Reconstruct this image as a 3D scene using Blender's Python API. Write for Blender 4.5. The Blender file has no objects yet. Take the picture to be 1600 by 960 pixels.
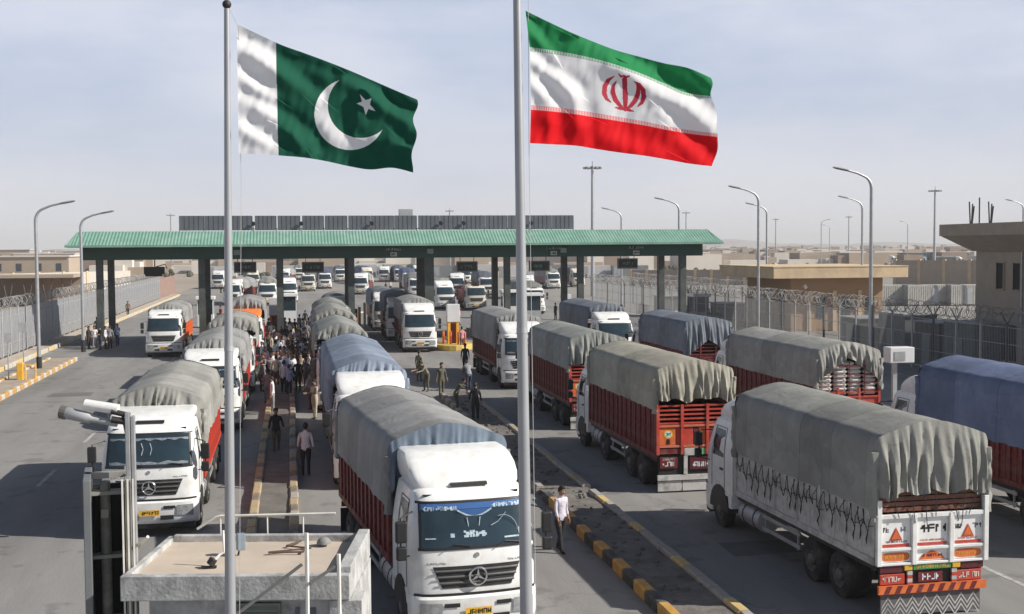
import bpy, bmesh, math, random
from mathutils import Vector, Matrix, noise
from math import sin, cos, pi, radians as R, sqrt, atan2
random.seed(7)
S = bpy.context.scene
COL = S.collection
# ------------------------------------------------------------------ camera
FPX, CZ, YAW, PITCH, ROLL = 1900.0, 7.6, 10.3, 2.8, -0.36
cam = bpy.data.objects.new('camera', bpy.data.cameras.new('camera'))
COL.objects.link(cam)
CM = Matrix.Translation((0, 0, CZ)) @ Matrix.Rotation(R(-YAW), 4, 'Z') @ Matrix.Rotation(R(90 - PITCH), 4, 'X') @ Matrix.Rotation(R(ROLL), 4, 'Z')
cam.matrix_world = CM
cam.data.sensor_width = 36; cam.data.lens = 36 * FPX / 1600
cam.data.clip_start = .1; cam.data.clip_end = 20000
S.camera = cam
S.render.resolution_x = 1024; S.render.resolution_y = 614
# ------------------------------------------------------------------ sky and sun
SUN = Vector((1.38, -.5, 1.0)).normalized()      # towards the sun
w = bpy.data.worlds.new('World'); S.world = w; w.use_nodes = True
nt = w.node_tree; nt.nodes.clear()
N = nt.nodes.new; L = nt.links.new
out = N('ShaderNodeOutputWorld'); bg = N('ShaderNodeBackground'); bg.inputs[1].default_value = .055
sky = N('ShaderNodeTexSky'); sky.sky_type = 'NISHITA'; sky.sun_disc = False
sky.sun_elevation = math.asin(SUN.z); sky.sun_rotation = atan2(SUN.x, SUN.y)
sky.air_density = 1.0; sky.dust_density = 1.2; sky.ozone_density = 1.5
tc = N('ShaderNodeTexCoord'); sep = N('ShaderNodeSeparateXYZ'); L(tc.outputs['Generated'], sep.inputs[0])
# thin high cloud and dusty horizon over the sky
mp = N('ShaderNodeMapping'); mp.inputs['Scale'].default_value = (1.5, 1.5, 5.0); L(tc.outputs['Generated'], mp.inputs[0])
nz = N('ShaderNodeTexNoise'); nz.inputs['Scale'].default_value = 2.2; nz.inputs['Detail'].default_value = 6; nz.inputs['Roughness'].default_value = .55
L(mp.outputs[0], nz.inputs['Vector'])
cr = N('ShaderNodeValToRGB'); cr.color_ramp.elements[0].position = .36; cr.color_ramp.elements[1].position = .66
L(nz.outputs[0], cr.inputs[0])
hz = N('ShaderNodeMapRange'); hz.inputs[1].default_value = 0; hz.inputs[2].default_value = .24; hz.inputs[3].default_value = 1; hz.inputs[4].default_value = 0
L(sep.outputs[2], hz.inputs[0])
hp = N('ShaderNodeMath'); hp.operation = 'POWER'; hp.inputs[1].default_value = 2.2; L(hz.outputs[0], hp.inputs[0])
hm = N('ShaderNodeMath'); hm.operation = 'MULTIPLY'; hm.inputs[1].default_value = .95; L(hp.outputs[0], hm.inputs[0])
cm = N('ShaderNodeMath'); cm.operation = 'MULTIPLY'; cm.inputs[1].default_value = .60; L(cr.outputs[0], cm.inputs[0])
cz_ = N('ShaderNodeMapRange'); cz_.inputs[1].default_value = .2; cz_.inputs[2].default_value = .38; cz_.inputs[3].default_value = 1; cz_.inputs[4].default_value = .06; L(sep.outputs[2], cz_.inputs[0])  # cloud fades out overhead, shaped so that shadows come out deeper
cm2 = N('ShaderNodeMath'); cm2.operation = 'MULTIPLY'; L(cm.outputs[0], cm2.inputs[0]); L(cz_.outputs[0], cm2.inputs[1])
m1 = N('ShaderNodeMix'); m1.data_type = 'RGBA'; m1.inputs[7].default_value = (12.41, 12.50, 13.67, 1)
L(cm2.outputs[0], m1.inputs[0])
bl = N('ShaderNodeMix'); bl.data_type = 'RGBA'; bl.inputs[0].default_value = .72; bl.inputs[7].default_value = (7.23, 9.00, 12.69, 1)
zf = N('ShaderNodeMapRange'); zf.inputs[1].default_value = .19; zf.inputs[2].default_value = .34; zf.inputs[3].default_value = .74; zf.inputs[4].default_value = .0; L(sep.outputs[2], zf.inputs[0]); L(zf.outputs[0], bl.inputs[0])  # pale blue layer drops off overhead too, to cut the ambient light
L(sky.outputs[0], bl.inputs[6]); L(bl.outputs[2], m1.inputs[6])
m2 = N('ShaderNodeMix'); m2.data_type = 'RGBA'; m2.inputs[7].default_value = (11.42, 11.33, 11.75, 1)
L(hm.outputs[0], m2.inputs[0]); L(m1.outputs[2], m2.inputs[6]); L(m2.outputs[2], bg.inputs[0]); L(bg.outputs[0], out.inputs[0])
sl = bpy.data.lights.new('sun', 'SUN'); sl.energy = 5.0; sl.angle = R(.5); sl.color = (1, .95, .87)
so = bpy.data.objects.new('sun', sl); COL.objects.link(so); so.rotation_euler = SUN.to_track_quat('Z', 'Y').to_euler()
S.view_settings.view_transform = 'Standard'; S.view_settings.look = 'None'
S.view_settings.exposure = .32; S.view_settings.gamma = 1
# ------------------------------------------------------------------ helpers
CI = CM.to_3x3()
def P(px, py, Z):                                 # point seen at photo pixel (1600x960), at camera depth Z
    return CM.translation + CI @ Vector(((px - 800) / FPX * Z, (480 - py) / FPX * Z, -Z))
def G(px, py, z=0):                               # point of height z seen at photo pixel
    d = CI @ Vector(((px - 800) / FPX, (480 - py) / FPX, -1))
    return CM.translation + d * ((z - CZ) / d.z)
class MB:
    def __init__(s): s.v = []; s.f = []; s.m = []
    def quad(s, a, b, c, d, m=0):
        i = len(s.v); s.v += [tuple(a), tuple(b), tuple(c), tuple(d)]; s.f.append((i, i+1, i+2, i+3)); s.m.append(m)
    def poly(s, pts, m=0):
        i = len(s.v); s.v += [tuple(p) for p in pts]; s.f.append(tuple(range(i, i+len(pts)))); s.m.append(m)
    def box(s, x0, x1, y0, y1, z0, z1, m=0):
        i = len(s.v)
        s.v += [(x0,y0,z0),(x1,y0,z0),(x1,y1,z0),(x0,y1,z0),(x0,y0,z1),(x1,y0,z1),(x1,y1,z1),(x0,y1,z1)]
        for q in ((0,3,2,1),(4,5,6,7),(0,1,5,4),(1,2,6,5),(2,3,7,6),(3,0,4,7)):
            s.f.append(tuple(i+k for k in q)); s.m.append(m)
        return s
    def cbox(s, c, d, rz=0, m=0):
        i = len(s.v); cz, sz = cos(rz), sin(rz)
        for dz in (-.5, .5):
            for dx, dy in ((-.5,-.5),(.5,-.5),(.5,.5),(-.5,.5)):
                x, y = dx*d[0], dy*d[1]
                s.v.append((c[0]+x*cz-y*sz, c[1]+x*sz+y*cz, c[2]+dz*d[2]))
        for q in ((0,3,2,1),(4,5,6,7),(0,1,5,4),(1,2,6,5),(2,3,7,6),(3,0,4,7)):
            s.f.append(tuple(i+k for k in q)); s.m.append(m)
        return s
    def tube(s, pts, r, n=8, m=0, cap=True):
        pts = [Vector(p) for p in pts]; rr = r if isinstance(r, (list, tuple)) else [r]*len(pts)
        base = len(s.v); up = None
        for k, p in enumerate(pts):
            t = (pts[min(k+1, len(pts)-1)] - pts[max(k-1, 0)])
            if t.length < 1e-9: t = Vector((0, 0, 1))
            t.normalize()
            if up is None: up = t.orthogonal().normalized()
            a = (up - t * up.dot(t))
            a = a.normalized() if a.length > 1e-6 else t.orthogonal().normalized()
            up = a; b = t.cross(a)
            for j in range(n):
                q = p + (a*cos(2*pi*j/n) + b*sin(2*pi*j/n)) * rr[k]; s.v.append(tuple(q))
        for k in range(len(pts)-1):
            for j in range(n):
                s.f.append((base+k*n+j, base+k*n+(j+1) % n, base+(k+1)*n+(j+1) % n, base+(k+1)*n+j)); s.m.append(m)
        if cap:
            s.f.append(tuple(base+j for j in reversed(range(n)))); s.m.append(m)
            e = base+(len(pts)-1)*n; s.f.append(tuple(e+j for j in range(n))); s.m.append(m)
        return s
    def prism(s, prof, x0, x1, m=0, axis='x'):     # prof: list of 2D points (y,z) extruded along x (or (x,z) along y)
        n = len(prof); b = len(s.v)
        for x in (x0, x1):
            for p in prof: s.v.append((x, p[0], p[1]) if axis == 'x' else (p[0], x, p[1]) if axis == 'y' else (p[0], p[1], x))
        for j in range(n): s.f.append((b+j, b+(j+1) % n, b+n+(j+1) % n, b+n+j)); s.m.append(m)
        s.f.append(tuple(b+j for j in reversed(range(n)))); s.f.append(tuple(b+n+j for j in range(n))); s.m += [m, m]
        return s
    def rings(s, rs, m=0, cap=(True, True), close=True):
        b = len(s.v); n = len(rs[0])
        for r_ in rs: s.v += [tuple(p) for p in r_]
        for k in range(len(rs)-1):
            for j in range(n if close else n-1):
                s.f.append((b+k*n+j, b+k*n+(j+1) % n, b+(k+1)*n+(j+1) % n, b+(k+1)*n+j)); s.m.append(m)
        if cap[0]: s.f.append(tuple(b+j for j in reversed(range(n)))); s.m.append(m)
        if cap[1]: s.f.append(tuple(b+(len(rs)-1)*n+j for j in range(n))); s.m.append(m)
        return s
    def grid(s, fn, nu, nv, m=0):
        b = len(s.v)
        for j in range(nv+1):
            for i in range(nu+1): s.v.append(tuple(fn(i/nu, j/nv)))
        for j in range(nv):
            for i in range(nu):
                a = b+j*(nu+1)+i; s.f.append((a, a+1, a+nu+2, a+nu+1)); s.m.append(m(( i+.5)/nu, (j+.5)/nv) if callable(m) else m)
        return s
    def mesh(s, name, mats, smooth=None, fix=True):
        me = bpy.data.meshes.new(name); me.from_pydata(s.v, [], s.f)
        for mt in (mats if isinstance(mats, (list, tuple)) else [mats]): me.materials.append(mt)
        if any(s.m): me.polygons.foreach_set('material_index', s.m)
        if fix:
            bm = bmesh.new(); bm.from_mesh(me); bmesh.ops.recalc_face_normals(bm, faces=bm.faces); bm.to_mesh(me); bm.free()
        if smooth is not None:
            me.polygons.foreach_set('use_smooth', [True]*len(me.polygons))
            if smooth < 180: me.set_sharp_from_angle(angle=R(smooth))
        me.update(); return me
def link(name, me, parent=None, loc=None, rz=0):
    o = bpy.data.objects.new(name, me); COL.objects.link(o)
    if parent: o.parent = parent
    if loc is not None: o.location = loc
    if rz: o.rotation_euler = (0, 0, rz)
    return o
def obj(name, mb, mats, parent=None, smooth=None, loc=None, rz=0, bevel=0):
    o = link(name, mb.mesh(name, mats, smooth), parent, loc, rz)
    if bevel:
        b = o.modifiers.new('bevel', 'BEVEL'); b.width = bevel; b.segments = 2; b.limit_method = 'ANGLE'; b.angle_limit = R(40)
    return o
MC = {}
def cobj(key, name, fn, mats, parent=None, smooth=None, loc=None, rz=0, bevel=0):   # as obj(), sharing mesh data by key
    if key not in MC:
        mb = MB(); fn(mb); MC[key] = mb.mesh(name, mats, smooth)
    o = link(name, MC[key], parent, loc, rz)
    if bevel:
        b = o.modifiers.new('bevel', 'BEVEL'); b.width = bevel; b.segments = 2; b.limit_method = 'ANGLE'; b.angle_limit = R(40)
    return o
def tag(o, label=None, cat=None, group=None, kind=None):
    if label: o['label'] = label
    if cat: o['category'] = cat
    if group: o['group'] = group
    if kind: o['kind'] = kind
    return o
def thing(name, label, cat, loc=(0, 0, 0), rz=0, group=None):
    o = bpy.data.objects.new(name, None); COL.objects.link(o); o.empty_display_size = .3
    o.location = loc; o.rotation_euler = (0, 0, rz); return tag(o, label, cat, group)
def copy_tree(o, parent=None):
    c = o.copy(); COL.objects.link(c); c.parent = parent
    for ch in o.children: copy_tree(ch, c)
    return c
def nz3(x, y, z, s=1.0): return noise.noise(Vector((x*s, y*s, z*s)))
# ------------------------------------------------------------------ materials
def hsv(c, k): return tuple(max(0, min(1, x*k)) for x in c[:3]) + (1,)
MATS = {}
def mat(name, col, rough=.6, metal=0, var=.15, vs=3.0, bump=0, bs=30, stain=None, sf=.35, ss=.8, coat=0, spec=.5, trans=0, axis=(1, 1, 1)):
    if name in MATS: return MATS[name]
    m = bpy.data.materials.new(name); m.use_nodes = True; t = m.node_tree; p = t.nodes['Principled BSDF']
    n = t.nodes.new; l = t.links.new
    p.inputs['Roughness'].default_value = rough; p.inputs['Metallic'].default_value = metal
    p.inputs['Coat Weight'].default_value = coat; p.inputs['Specular IOR Level'].default_value = spec
    tcn = n('ShaderNodeTexCoord'); mpn = n('ShaderNodeMapping'); mpn.inputs['Scale'].default_value = axis
    l(tcn.outputs['Object'], mpn.inputs[0])
    a = n('ShaderNodeTexNoise'); a.inputs['Scale'].default_value = vs; a.inputs['Detail'].default_value = 5; a.inputs['Roughness'].default_value = .6
    l(mpn.outputs[0], a.inputs['Vector'])
    r_ = n('ShaderNodeValToRGB'); r_.color_ramp.elements[0].position = .3; r_.color_ramp.elements[1].position = .7
    r_.color_ramp.elements[0].color = hsv(col, 1-var); r_.color_ramp.elements[1].color = hsv(col, 1+var)
    l(a.outputs[0], r_.inputs[0]); last = r_.outputs[0]
    if stain:
        b = n('ShaderNodeTexNoise'); b.inputs['Scale'].default_value = ss; b.inputs['Detail'].default_value = 7; b.inputs['Roughness'].default_value = .68
        l(mpn.outputs[0], b.inputs['Vector'])
        q = n('ShaderNodeValToRGB'); q.color_ramp.elements[0].position = .47; q.color_ramp.elements[1].position = .68
        q.color_ramp.elements[0].color = (0, 0, 0, 1); q.color_ramp.elements[1].color = (sf, sf, sf, 1)
        l(b.outputs[0], q.inputs[0])
        x = n('ShaderNodeMix'); x.data_type = 'RGBA'; x.inputs[7].default_value = tuple(stain) + (1,)
        l(q.outputs[0], x.inputs[0]); l(last, x.inputs[6]); last = x.outputs[2]
    l(last, p.inputs['Base Color'])
    if bump:
        c = n('ShaderNodeTexNoise'); c.inputs['Scale'].default_value = bs; c.inputs['Detail'].default_value = 4
        l(mpn.outputs[0], c.inputs['Vector'])
        bu = n('ShaderNodeBump'); bu.inputs['Strength'].default_value = bump; bu.inputs['Distance'].default_value = .05
        l(c.outputs[0], bu.inputs['Height']); l(bu.outputs[0], p.inputs['Normal'])
    if trans:
        tr = n('ShaderNodeBsdfTranslucent'); l(last, tr.inputs[0]); ms = n('ShaderNodeMixShader'); ms.inputs[0].default_value = trans
        o_ = t.nodes['Material Output']; l(p.outputs[0], ms.inputs[1]); l(tr.outputs[0], ms.inputs[2]); l(ms.outputs[0], o_.inputs[0])
    MATS[name] = m; return m
def tarpmat(name, col, seam=1.55):
    """ woven tarpaulin: strips of slightly different tone, dusty patches, wrinkles """
    if name in MATS: return MATS[name]
    m = mat(name, col, .72, var=.10, vs=1.4, stain=tuple(min(1, c*1.35+.03) for c in col), sf=.55, ss=.9, spec=.35)
    t = m.node_tree; n = t.nodes.new; l = t.links.new; p = t.nodes['Principled BSDF']
    tcn = n('ShaderNodeTexCoord'); sp = n('ShaderNodeSeparateXYZ'); l(tcn.outputs['Object'], sp.inputs[0])
    d = n('ShaderNodeMath'); d.operation = 'DIVIDE'; d.inputs[1].default_value = seam; l(sp.outputs[1], d.inputs[0])
    fl = n('ShaderNodeMath'); fl.operation = 'FLOOR'; l(d.outputs[0], fl.inputs[0])
    wn = n('ShaderNodeTexWhiteNoise'); wn.noise_dimensions = '1D'; l(fl.outputs[0], wn.inputs['W'])
    mr = n('ShaderNodeMapRange'); mr.inputs[3].default_value = 1.02; mr.inputs[4].default_value = 1.30; l(wn.outputs['Value'], mr.inputs[0])
    fr = n('ShaderNodeMath'); fr.operation = 'FRACT'; l(d.outputs[0], fr.inputs[0])
    lt = n('ShaderNodeMath'); lt.operation = 'LESS_THAN'; lt.inputs[1].default_value = .025; l(fr.outputs[0], lt.inputs[0])
    sb = n('ShaderNodeMath'); sb.operation = 'MULTIPLY_ADD'; sb.inputs[1].default_value = -.30; l(lt.outputs[0], sb.inputs[0]); l(mr.outputs[0], sb.inputs[2])
    d2 = n('ShaderNodeMath'); d2.operation = 'DIVIDE'; d2.inputs[1].default_value = .64; l(sp.outputs[0], d2.inputs[0])
    f2 = n('ShaderNodeMath'); f2.operation = 'FLOOR'; l(d2.outputs[0], f2.inputs[0])
    w2 = n('ShaderNodeTexWhiteNoise'); w2.noise_dimensions = '1D'; l(f2.outputs[0], w2.inputs['W'])
    m2_ = n('ShaderNodeMapRange'); m2_.inputs[3].default_value = .90; m2_.inputs[4].default_value = 1.08; l(w2.outputs['Value'], m2_.inputs[0])
    mu = n('ShaderNodeMath'); mu.operation = 'MULTIPLY'; l(sb.outputs[0], mu.inputs[0]); l(m2_.outputs[0], mu.inputs[1]); sb = mu
    pn = n('ShaderNodeTexVoronoi'); pn.inputs['Scale'].default_value = .55; pn.distance = 'CHEBYCHEV'; l(tcn.outputs['Object'], pn.inputs['Vector'])   # sewn-on patches
    pc = n('ShaderNodeSeparateColor'); l(pn.outputs['Color'], pc.inputs[0])
    pl_ = n('ShaderNodeMath'); pl_.operation = 'LESS_THAN'; pl_.inputs[1].default_value = .16; l(pn.outputs['Distance'], pl_.inputs[0])
    pg = n('ShaderNodeMath'); pg.operation = 'GREATER_THAN'; pg.inputs[1].default_value = .72; l(pc.outputs[0], pg.inputs[0])
    pm = n('ShaderNodeMath'); pm.operation = 'MULTIPLY'; l(pl_.outputs[0], pm.inputs[0]); l(pg.outputs[0], pm.inputs[1])
    pa = n('ShaderNodeMath'); pa.operation = 'MULTIPLY_ADD'; pa.inputs[1].default_value = -.14; pa.inputs[2].default_value = 1; l(pm.outputs[0], pa.inputs[0])
    m3_ = n('ShaderNodeMath'); m3_.operation = 'MULTIPLY'; l(sb.outputs[0], m3_.inputs[0]); l(pa.outputs[0], m3_.inputs[1]); sb = m3_
    src = p.inputs['Base Color'].links[0].from_socket
    mx = n('ShaderNodeMix'); mx.data_type = 'RGBA'; mx.blend_type = 'MULTIPLY'; mx.inputs[0].default_value = 1
    l(src, mx.inputs[6]); l(sb.outputs[0], mx.inputs[7]); l(mx.outputs[2], p.inputs['Base Color'])
    a = n('ShaderNodeTexNoise'); a.inputs['Scale'].default_value = 2.6; a.inputs['Detail'].default_value = 6; a.inputs['Distortion'].default_value = 1.1
    mpn = n('ShaderNodeMapping'); mpn.inputs['Scale'].default_value = (1, .55, 1); l(tcn.outputs['Object'], mpn.inputs[0]); l(mpn.outputs[0], a.inputs['Vector'])
    bu = n('ShaderNodeBump'); bu.inputs['Strength'].default_value = .32; bu.inputs['Distance'].default_value = .07
    l(a.outputs[0], bu.inputs['Height']); l(bu.outputs[0], p.inputs['Normal'])
    return m
white = mat('white_paint', (.82, .82, .80), .36, var=.05, coat=.22, stain=(.46, .40, .32), sf=.34, ss=2.6)
cream = mat('cream_paint', (.7, .66, .56), .45, var=.06, stain=(.3, .22, .15), sf=.4)
orangep = mat('orange_paint', (.75, .2, .05), .4, var=.08, stain=(.4, .2, .1), sf=.3)
redp = mat('red_paint', (.15, .013, .015), .5, var=.22, vs=5, stain=(.26, .17, .13), sf=.42, ss=2.2)
brred = mat('bright_red_paint', (.5, .05, .03), .5, var=.2, vs=5, stain=(.4, .26, .18), sf=.35, ss=2.2)
oran = mat('orange_panel', (.68, .16, .04), .5, var=.2, vs=6, stain=(.4, .1, .05), sf=.4)
yel = mat('yellow_paint', (.75, .42, .04), .5, var=.15)
green = mat('green_paint', (.05, .28, .10), .5, var=.2)
darkred = mat('maroon_paint', (.10, .015, .02), .5, var=.2)
pale = mat('dirty_white_boards', (.52, .51, .49), .6, var=.14, vs=4, stain=(.10, .09, .09), sf=.6, ss=1.8)
dark = mat('dark_chassis', (.022, .021, .021), .6, var=.3, stain=(.12, .10, .08), sf=.3)
rubber = mat('tyre_rubber', (.028, .027, .026), .85, var=.25, stain=(.14, .12, .10), sf=.45, ss=3, bump=.3, bs=40)
rimm = mat('rim_metal', (.14, .13, .12), .6, .2, var=.3)
steel = mat('galvanised_steel', (.42, .43, .44), .45, .55, var=.12)
alum = mat('dull_aluminium', (.40, .41, .42), .5, .35, var=.12, stain=(.12, .1, .09), sf=.4)
chrome = mat('chrome', (.75, .75, .76), .18, .95, var=.05)
glass = mat('dark_glass', (.022, .040, .052), .09, 0, var=.3, vs=1.2, spec=.8)
lampg = mat('headlight_glass', (.42, .43, .44), .15, .4, var=.3, vs=14, spec=.8)
blackp = mat('black_plastic', (.018, .018, .019), .5, var=.2)
redl = mat('red_lens', (.45, .03, .02), .25, var=.1)
bluestrip = mat('blue_strip', (.05, .13, .33), .3, var=.1)
whitet = mat('white_print', (.72, .74, .76), .5, var=.08)
blackt = mat('black_print', (.02, .02, .02), .5, var=.08)
ropem = mat('dark_rope', (.03, .028, .026), .9, var=.3)
wood = mat('red_brown_planks', (.17, .06, .04), .7, var=.3, vs=6, stain=(.35, .25, .18), sf=.4)
sackm = mat('white_sacks', (.62, .58, .55), .8, var=.12, bump=.4, bs=8)
# ------------------------------------------------------------------ ground
asphalt = mat('asphalt', (.235, .227, .216), .85, var=.16, vs=.45, bump=.15, bs=25, stain=(.12, .114, .108), sf=.5, ss=.3, axis=(1, .16, 1))
asphalt2 = mat('dusty_asphalt', (.25, .235, .215), .88, var=.12, vs=.3, bump=.2, bs=50, stain=(.36, .31, .25), sf=.5, ss=.12)
sand = mat('desert_sand', (.34, .285, .225), .95, var=.12, vs=.02, stain=(.26, .22, .18), sf=.6, ss=.012)
dirt = mat('island_dirt', (.16, .145, .13), .95, var=.3, vs=1.5, bump=.8, bs=6, stain=(.09, .085, .08), sf=.6, ss=2)
concrete = mat('kerb_concrete', (.36, .33, .29), .85, var=.18, vs=3, bump=.3, bs=30, stain=(.18, .16, .14), sf=.5, ss=2)
kyel = mat('kerb_yellow', (.56, .30, .055), .7, var=.22, vs=5, stain=(.26, .21, .16), sf=.75, ss=3.2)
kfyel = mat('kerb_faded_yellow', (.60, .43, .17), .75, var=.2, vs=4, stain=(.4, .36, .3), sf=.7, ss=3)
kblk = mat('kerb_black', (.05, .05, .05), .75, var=.25, vs=5, stain=(.17, .15, .13), sf=.7, ss=3)
kwht = mat('kerb_white', (.55, .50, .42), .75, var=.15, vs=5, stain=(.3, .26, .2), sf=.6, ss=3)
linem = mat('road_line_paint', (.42, .41, .385), .85, var=.2, vs=6, stain=(.23, .22, .21), sf=.95, ss=5)
kfyel2 = mat('kerb_pale_yellow', (.40, .31, .18), .8, var=.2, vs=4, stain=(.25, .22, .18), sf=.7, ss=3)
kdim = mat('kerb_worn_shaded', (.17, .15, .125), .8, var=.25, vs=4, stain=(.4, .3, .14), sf=.5, ss=2.5)  # dark from wear, and from shade painted into the middle island kerb
def struct(name, mb, m, **k): return tag(obj(name, mb, m, **k), kind='structure')
g = MB(); g.quad((-7000, -300, 0), (7000, -300, 0), (7000, 9000, 0), (-7000, 9000, 0)); struct('ground', g, sand)
g = MB(); g.quad((-19.2, -30, .006), (37.2, -30, .006), (37.2, 210, .006), (-19.2, 210, .006)); struct('road', g, asphalt)
nt_ = asphalt.node_tree; p_ = nt_.nodes['Principled BSDF']; src = p_.inputs['Base Color'].links[0].from_socket
tc2 = nt_.nodes.new('ShaderNodeTexCoord'); mm = None
for kind, sc, lo, hi, dk in (('VORONOI', .10, .0, .010, .80), ('NOISE', .9, .60, .66, .76)):      # cracks and oil drips
    if kind == 'VORONOI':
        wn = nt_.nodes.new('ShaderNodeTexNoise'); wn.inputs['Scale'].default_value = .7; wn.inputs['Detail'].default_value = 4; nt_.links.new(tc2.outputs['Object'], wn.inputs['Vector'])
        ad = nt_.nodes.new('ShaderNodeMix'); ad.data_type = 'VECTOR'; ad.inputs[0].default_value = .35; nt_.links.new(tc2.outputs['Object'], ad.inputs[4]); sc_m = nt_.nodes.new('ShaderNodeVectorMath'); sc_m.operation = 'SCALE'; sc_m.inputs[3].default_value = 9; nt_.links.new(wn.outputs['Color'], sc_m.inputs[0]); nt_.links.new(sc_m.outputs[0], ad.inputs[5])
        tx_ = nt_.nodes.new('ShaderNodeTexVoronoi'); tx_.feature = 'DISTANCE_TO_EDGE'; tx_.inputs['Scale'].default_value = sc; nt_.links.new(ad.outputs[1], tx_.inputs['Vector']); o0 = tx_.outputs['Distance']
    else:
        tx_ = nt_.nodes.new('ShaderNodeTexNoise'); tx_.inputs['Scale'].default_value = sc; tx_.inputs['Detail'].default_value = 3; nt_.links.new(tc2.outputs['Object'], tx_.inputs['Vector']); o0 = tx_.outputs[0]
    r2 = nt_.nodes.new('ShaderNodeMapRange'); r2.inputs[1].default_value = lo; r2.inputs[2].default_value = hi
    r2.inputs[3].default_value, r2.inputs[4].default_value = (dk, 1) if kind == 'VORONOI' else (1, dk)
    nt_.links.new(o0, r2.inputs[0]); x2 = nt_.nodes.new('ShaderNodeMix'); x2.data_type = 'RGBA'; x2.blend_type = 'MULTIPLY'; x2.inputs[0].default_value = 1
    nt_.links.new(src, x2.inputs[6]); nt_.links.new(r2.outputs[0], x2.inputs[7]); src = x2.outputs[2]
nt_.links.new(src, p_.inputs['Base Color'])
pm_ = mat('asphalt_patch', (.13, .125, .12), .9, var=.15, vs=1, stain=(.2, .19, .18), sf=.6, ss=.6); g = MB()
for (x, y, a, b) in ((-10.2, 36, 1.6, 2.6), (-7.4, 52, 1.2, 5.5), (-12.6, 66, 2.2, 1.8), (6.0, 45, .9, 3.4), (10.6, 28, 1.8, 1.4), (14.6, 41, 1.0, 6.0), (-11.8, 24.5, 1.0, 4.2), (16.8, 35, 1.6, 2.2)): g.quad((x, y, .0085), (x+a, y+.1, .0085), (x+a-.05, y+b, .0085), (x+.06, y+b, .0085))
struct('road_patches', g, pm_)
g = MB(); g.quad((37.2, 20, .01), (150, 20, .01), (150, 330, .01), (37.2, 330, .01)); g.quad((-19.2, 210, .01), (37.2, 210, .01), (37.2, 420, .01), (-19.2, 420, .01)); struct('parking_ground', g, asphalt2)
g = MB()
for y in range(-4, 13):                            # dashed lane lines
    for x in (-8.2, 15.9): g.quad((x, 14+y*9, .011), (x+.14, 14+y*9, .011), (x+.14, 17+y*9, .011), (x, 17+y*9, .011))
for cx in (3.6, 12.3, 20.5, -5, -9): g.quad((cx-1.6, 93, .0115), (cx+1.6, 93, .0115), (cx+1.6, 93.45, .0115), (cx-1.6, 93.45, .0115))
struct('road_markings', g, linem)
# distant hills
def hills(name, y, x0, x1, h, seed, col):
    m = MB(); n = 90
    m.grid(lambda u, v: (x0+(x1-x0)*u, y + 500*v, (h*(.35+.65*abs(noise.fractal(Vector((u*7+seed, seed, 0)), 1, 2, 5))*1.7))*sin(pi*v)*min(1, 6*u, 6*(1-u))-1), n, 6)
    return struct(name, m, col, smooth=60)
hillm = mat('hill_rock', (.27, .24, .21), .95, var=.2, vs=.01)
hills('hills', 3300, -3200, 700, 20, 3.3, hillm); hills('hills', 3900, 500, 3800, 32, 8.1, hillm)
# ------------------------------------------------------------------ kerbs and islands
def kerb_run(parent, x, y0, y1, cols, wd=.26, ht=.27, step=.9):
    n = int((y1-y0)/step)
    for k in range(n):
        def f(m, wd=wd, ht=ht, step=step):
            a, b = step-.03, .035
            m.prism([(-wd/2, 0), (wd/2, 0), (wd/2, ht-b), (wd/2-b, ht), (-wd/2+b, ht), (-wd/2, ht-b)], -a/2, a/2, axis='y')
        c = cols[k % len(cols)]
        o = cobj(('kerb', wd, ht, step, c.name), 'kerb_block', f, c, parent, loc=(x+random.uniform(-.012, .012), y0+(k+.5)*step, random.uniform(-.02, 0)))
        o.rotation_euler = (0, 0, random.uniform(-.012, .012))
def island(x0, x1, y0, y1, cl, cr, step=.9, top=dirt):
    t = bpy.data.objects.new('traffic_island', None); COL.objects.link(t); tag(t, kind='structure')
    m = MB(); n = int((y1-y0)/.6)
    m.grid(lambda u, v: (x0+.1+(x1-x0-.2)*u, y0+(y1-y0)*v, .17+.05*noise.noise(Vector((x0+(x1-x0)*u*1.7, v*n*.5, 1)))), 5, n)
    obj('island_surface', m, top, t, smooth=60)
    kerb_run(t, x0+.13, y0, y1, cl, step=step); kerb_run(t, x1-.13, y0, y1, cr, step=step)
    return t
conc_island = mat('island_paving', (.26, .24, .21), .9, var=.2, vs=2, bump=.3, bs=20, stain=(.15, .13, .12), sf=.6, ss=1.5)
island(7.35, 9.05, 14, 36.4, (kyel, kblk), (concrete, concrete, kfyel, concrete)); island(7.35, 9.05, 36.4, 62, (concrete, kdim), (concrete, kfyel2, concrete, concrete))
island(-1.25, .12, 20, 78, (kdim, kfyel2, kfyel2), (concrete, kdim, kfyel2), top=mat('dark_island', (.15, .14, .125), .9, var=.25, vs=2, bump=.3, bs=20, stain=(.09, .085, .08), sf=.6, ss=1.5))
island(-16.55, -14.55, 30, 88, (kyel, kwht), (kyel, kwht), top=mat('pale_paving', (.36, .30, .24), .9, var=.15, vs=2, bump=.2, stain=(.25, .2, .17), sf=.5))
for xa, xb in ((-1.5, -.1), (11.2, 12.6), (-6.6, -5.6), (24.4, 25.6)):
    island(xa, xb, 94 if xa > -5 else 96, 114, (kyel, kblk), (kyel, kblk), top=conc_island)
island(15.9, 17.0, 62, 112, (kfyel, kblk), (kfyel, kblk), top=conc_island)
# verge along the left fence
g = MB(); g.box(-19.6, -18.2, 30, 210, 0, .16); struct('pavement', g, mat('verge_paving', (.42, .36, .29), .9, var=.15, vs=1.2, stain=(.3, .25, .2), sf=.4))
t = bpy.data.objects.new('fence_kerb', None); COL.objects.link(t); tag(t, kind='structure'); kerb_run(t, -18.1, 44, 206, (kwht, kwht, kfyel), ht=.3, step=1.8)
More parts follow.
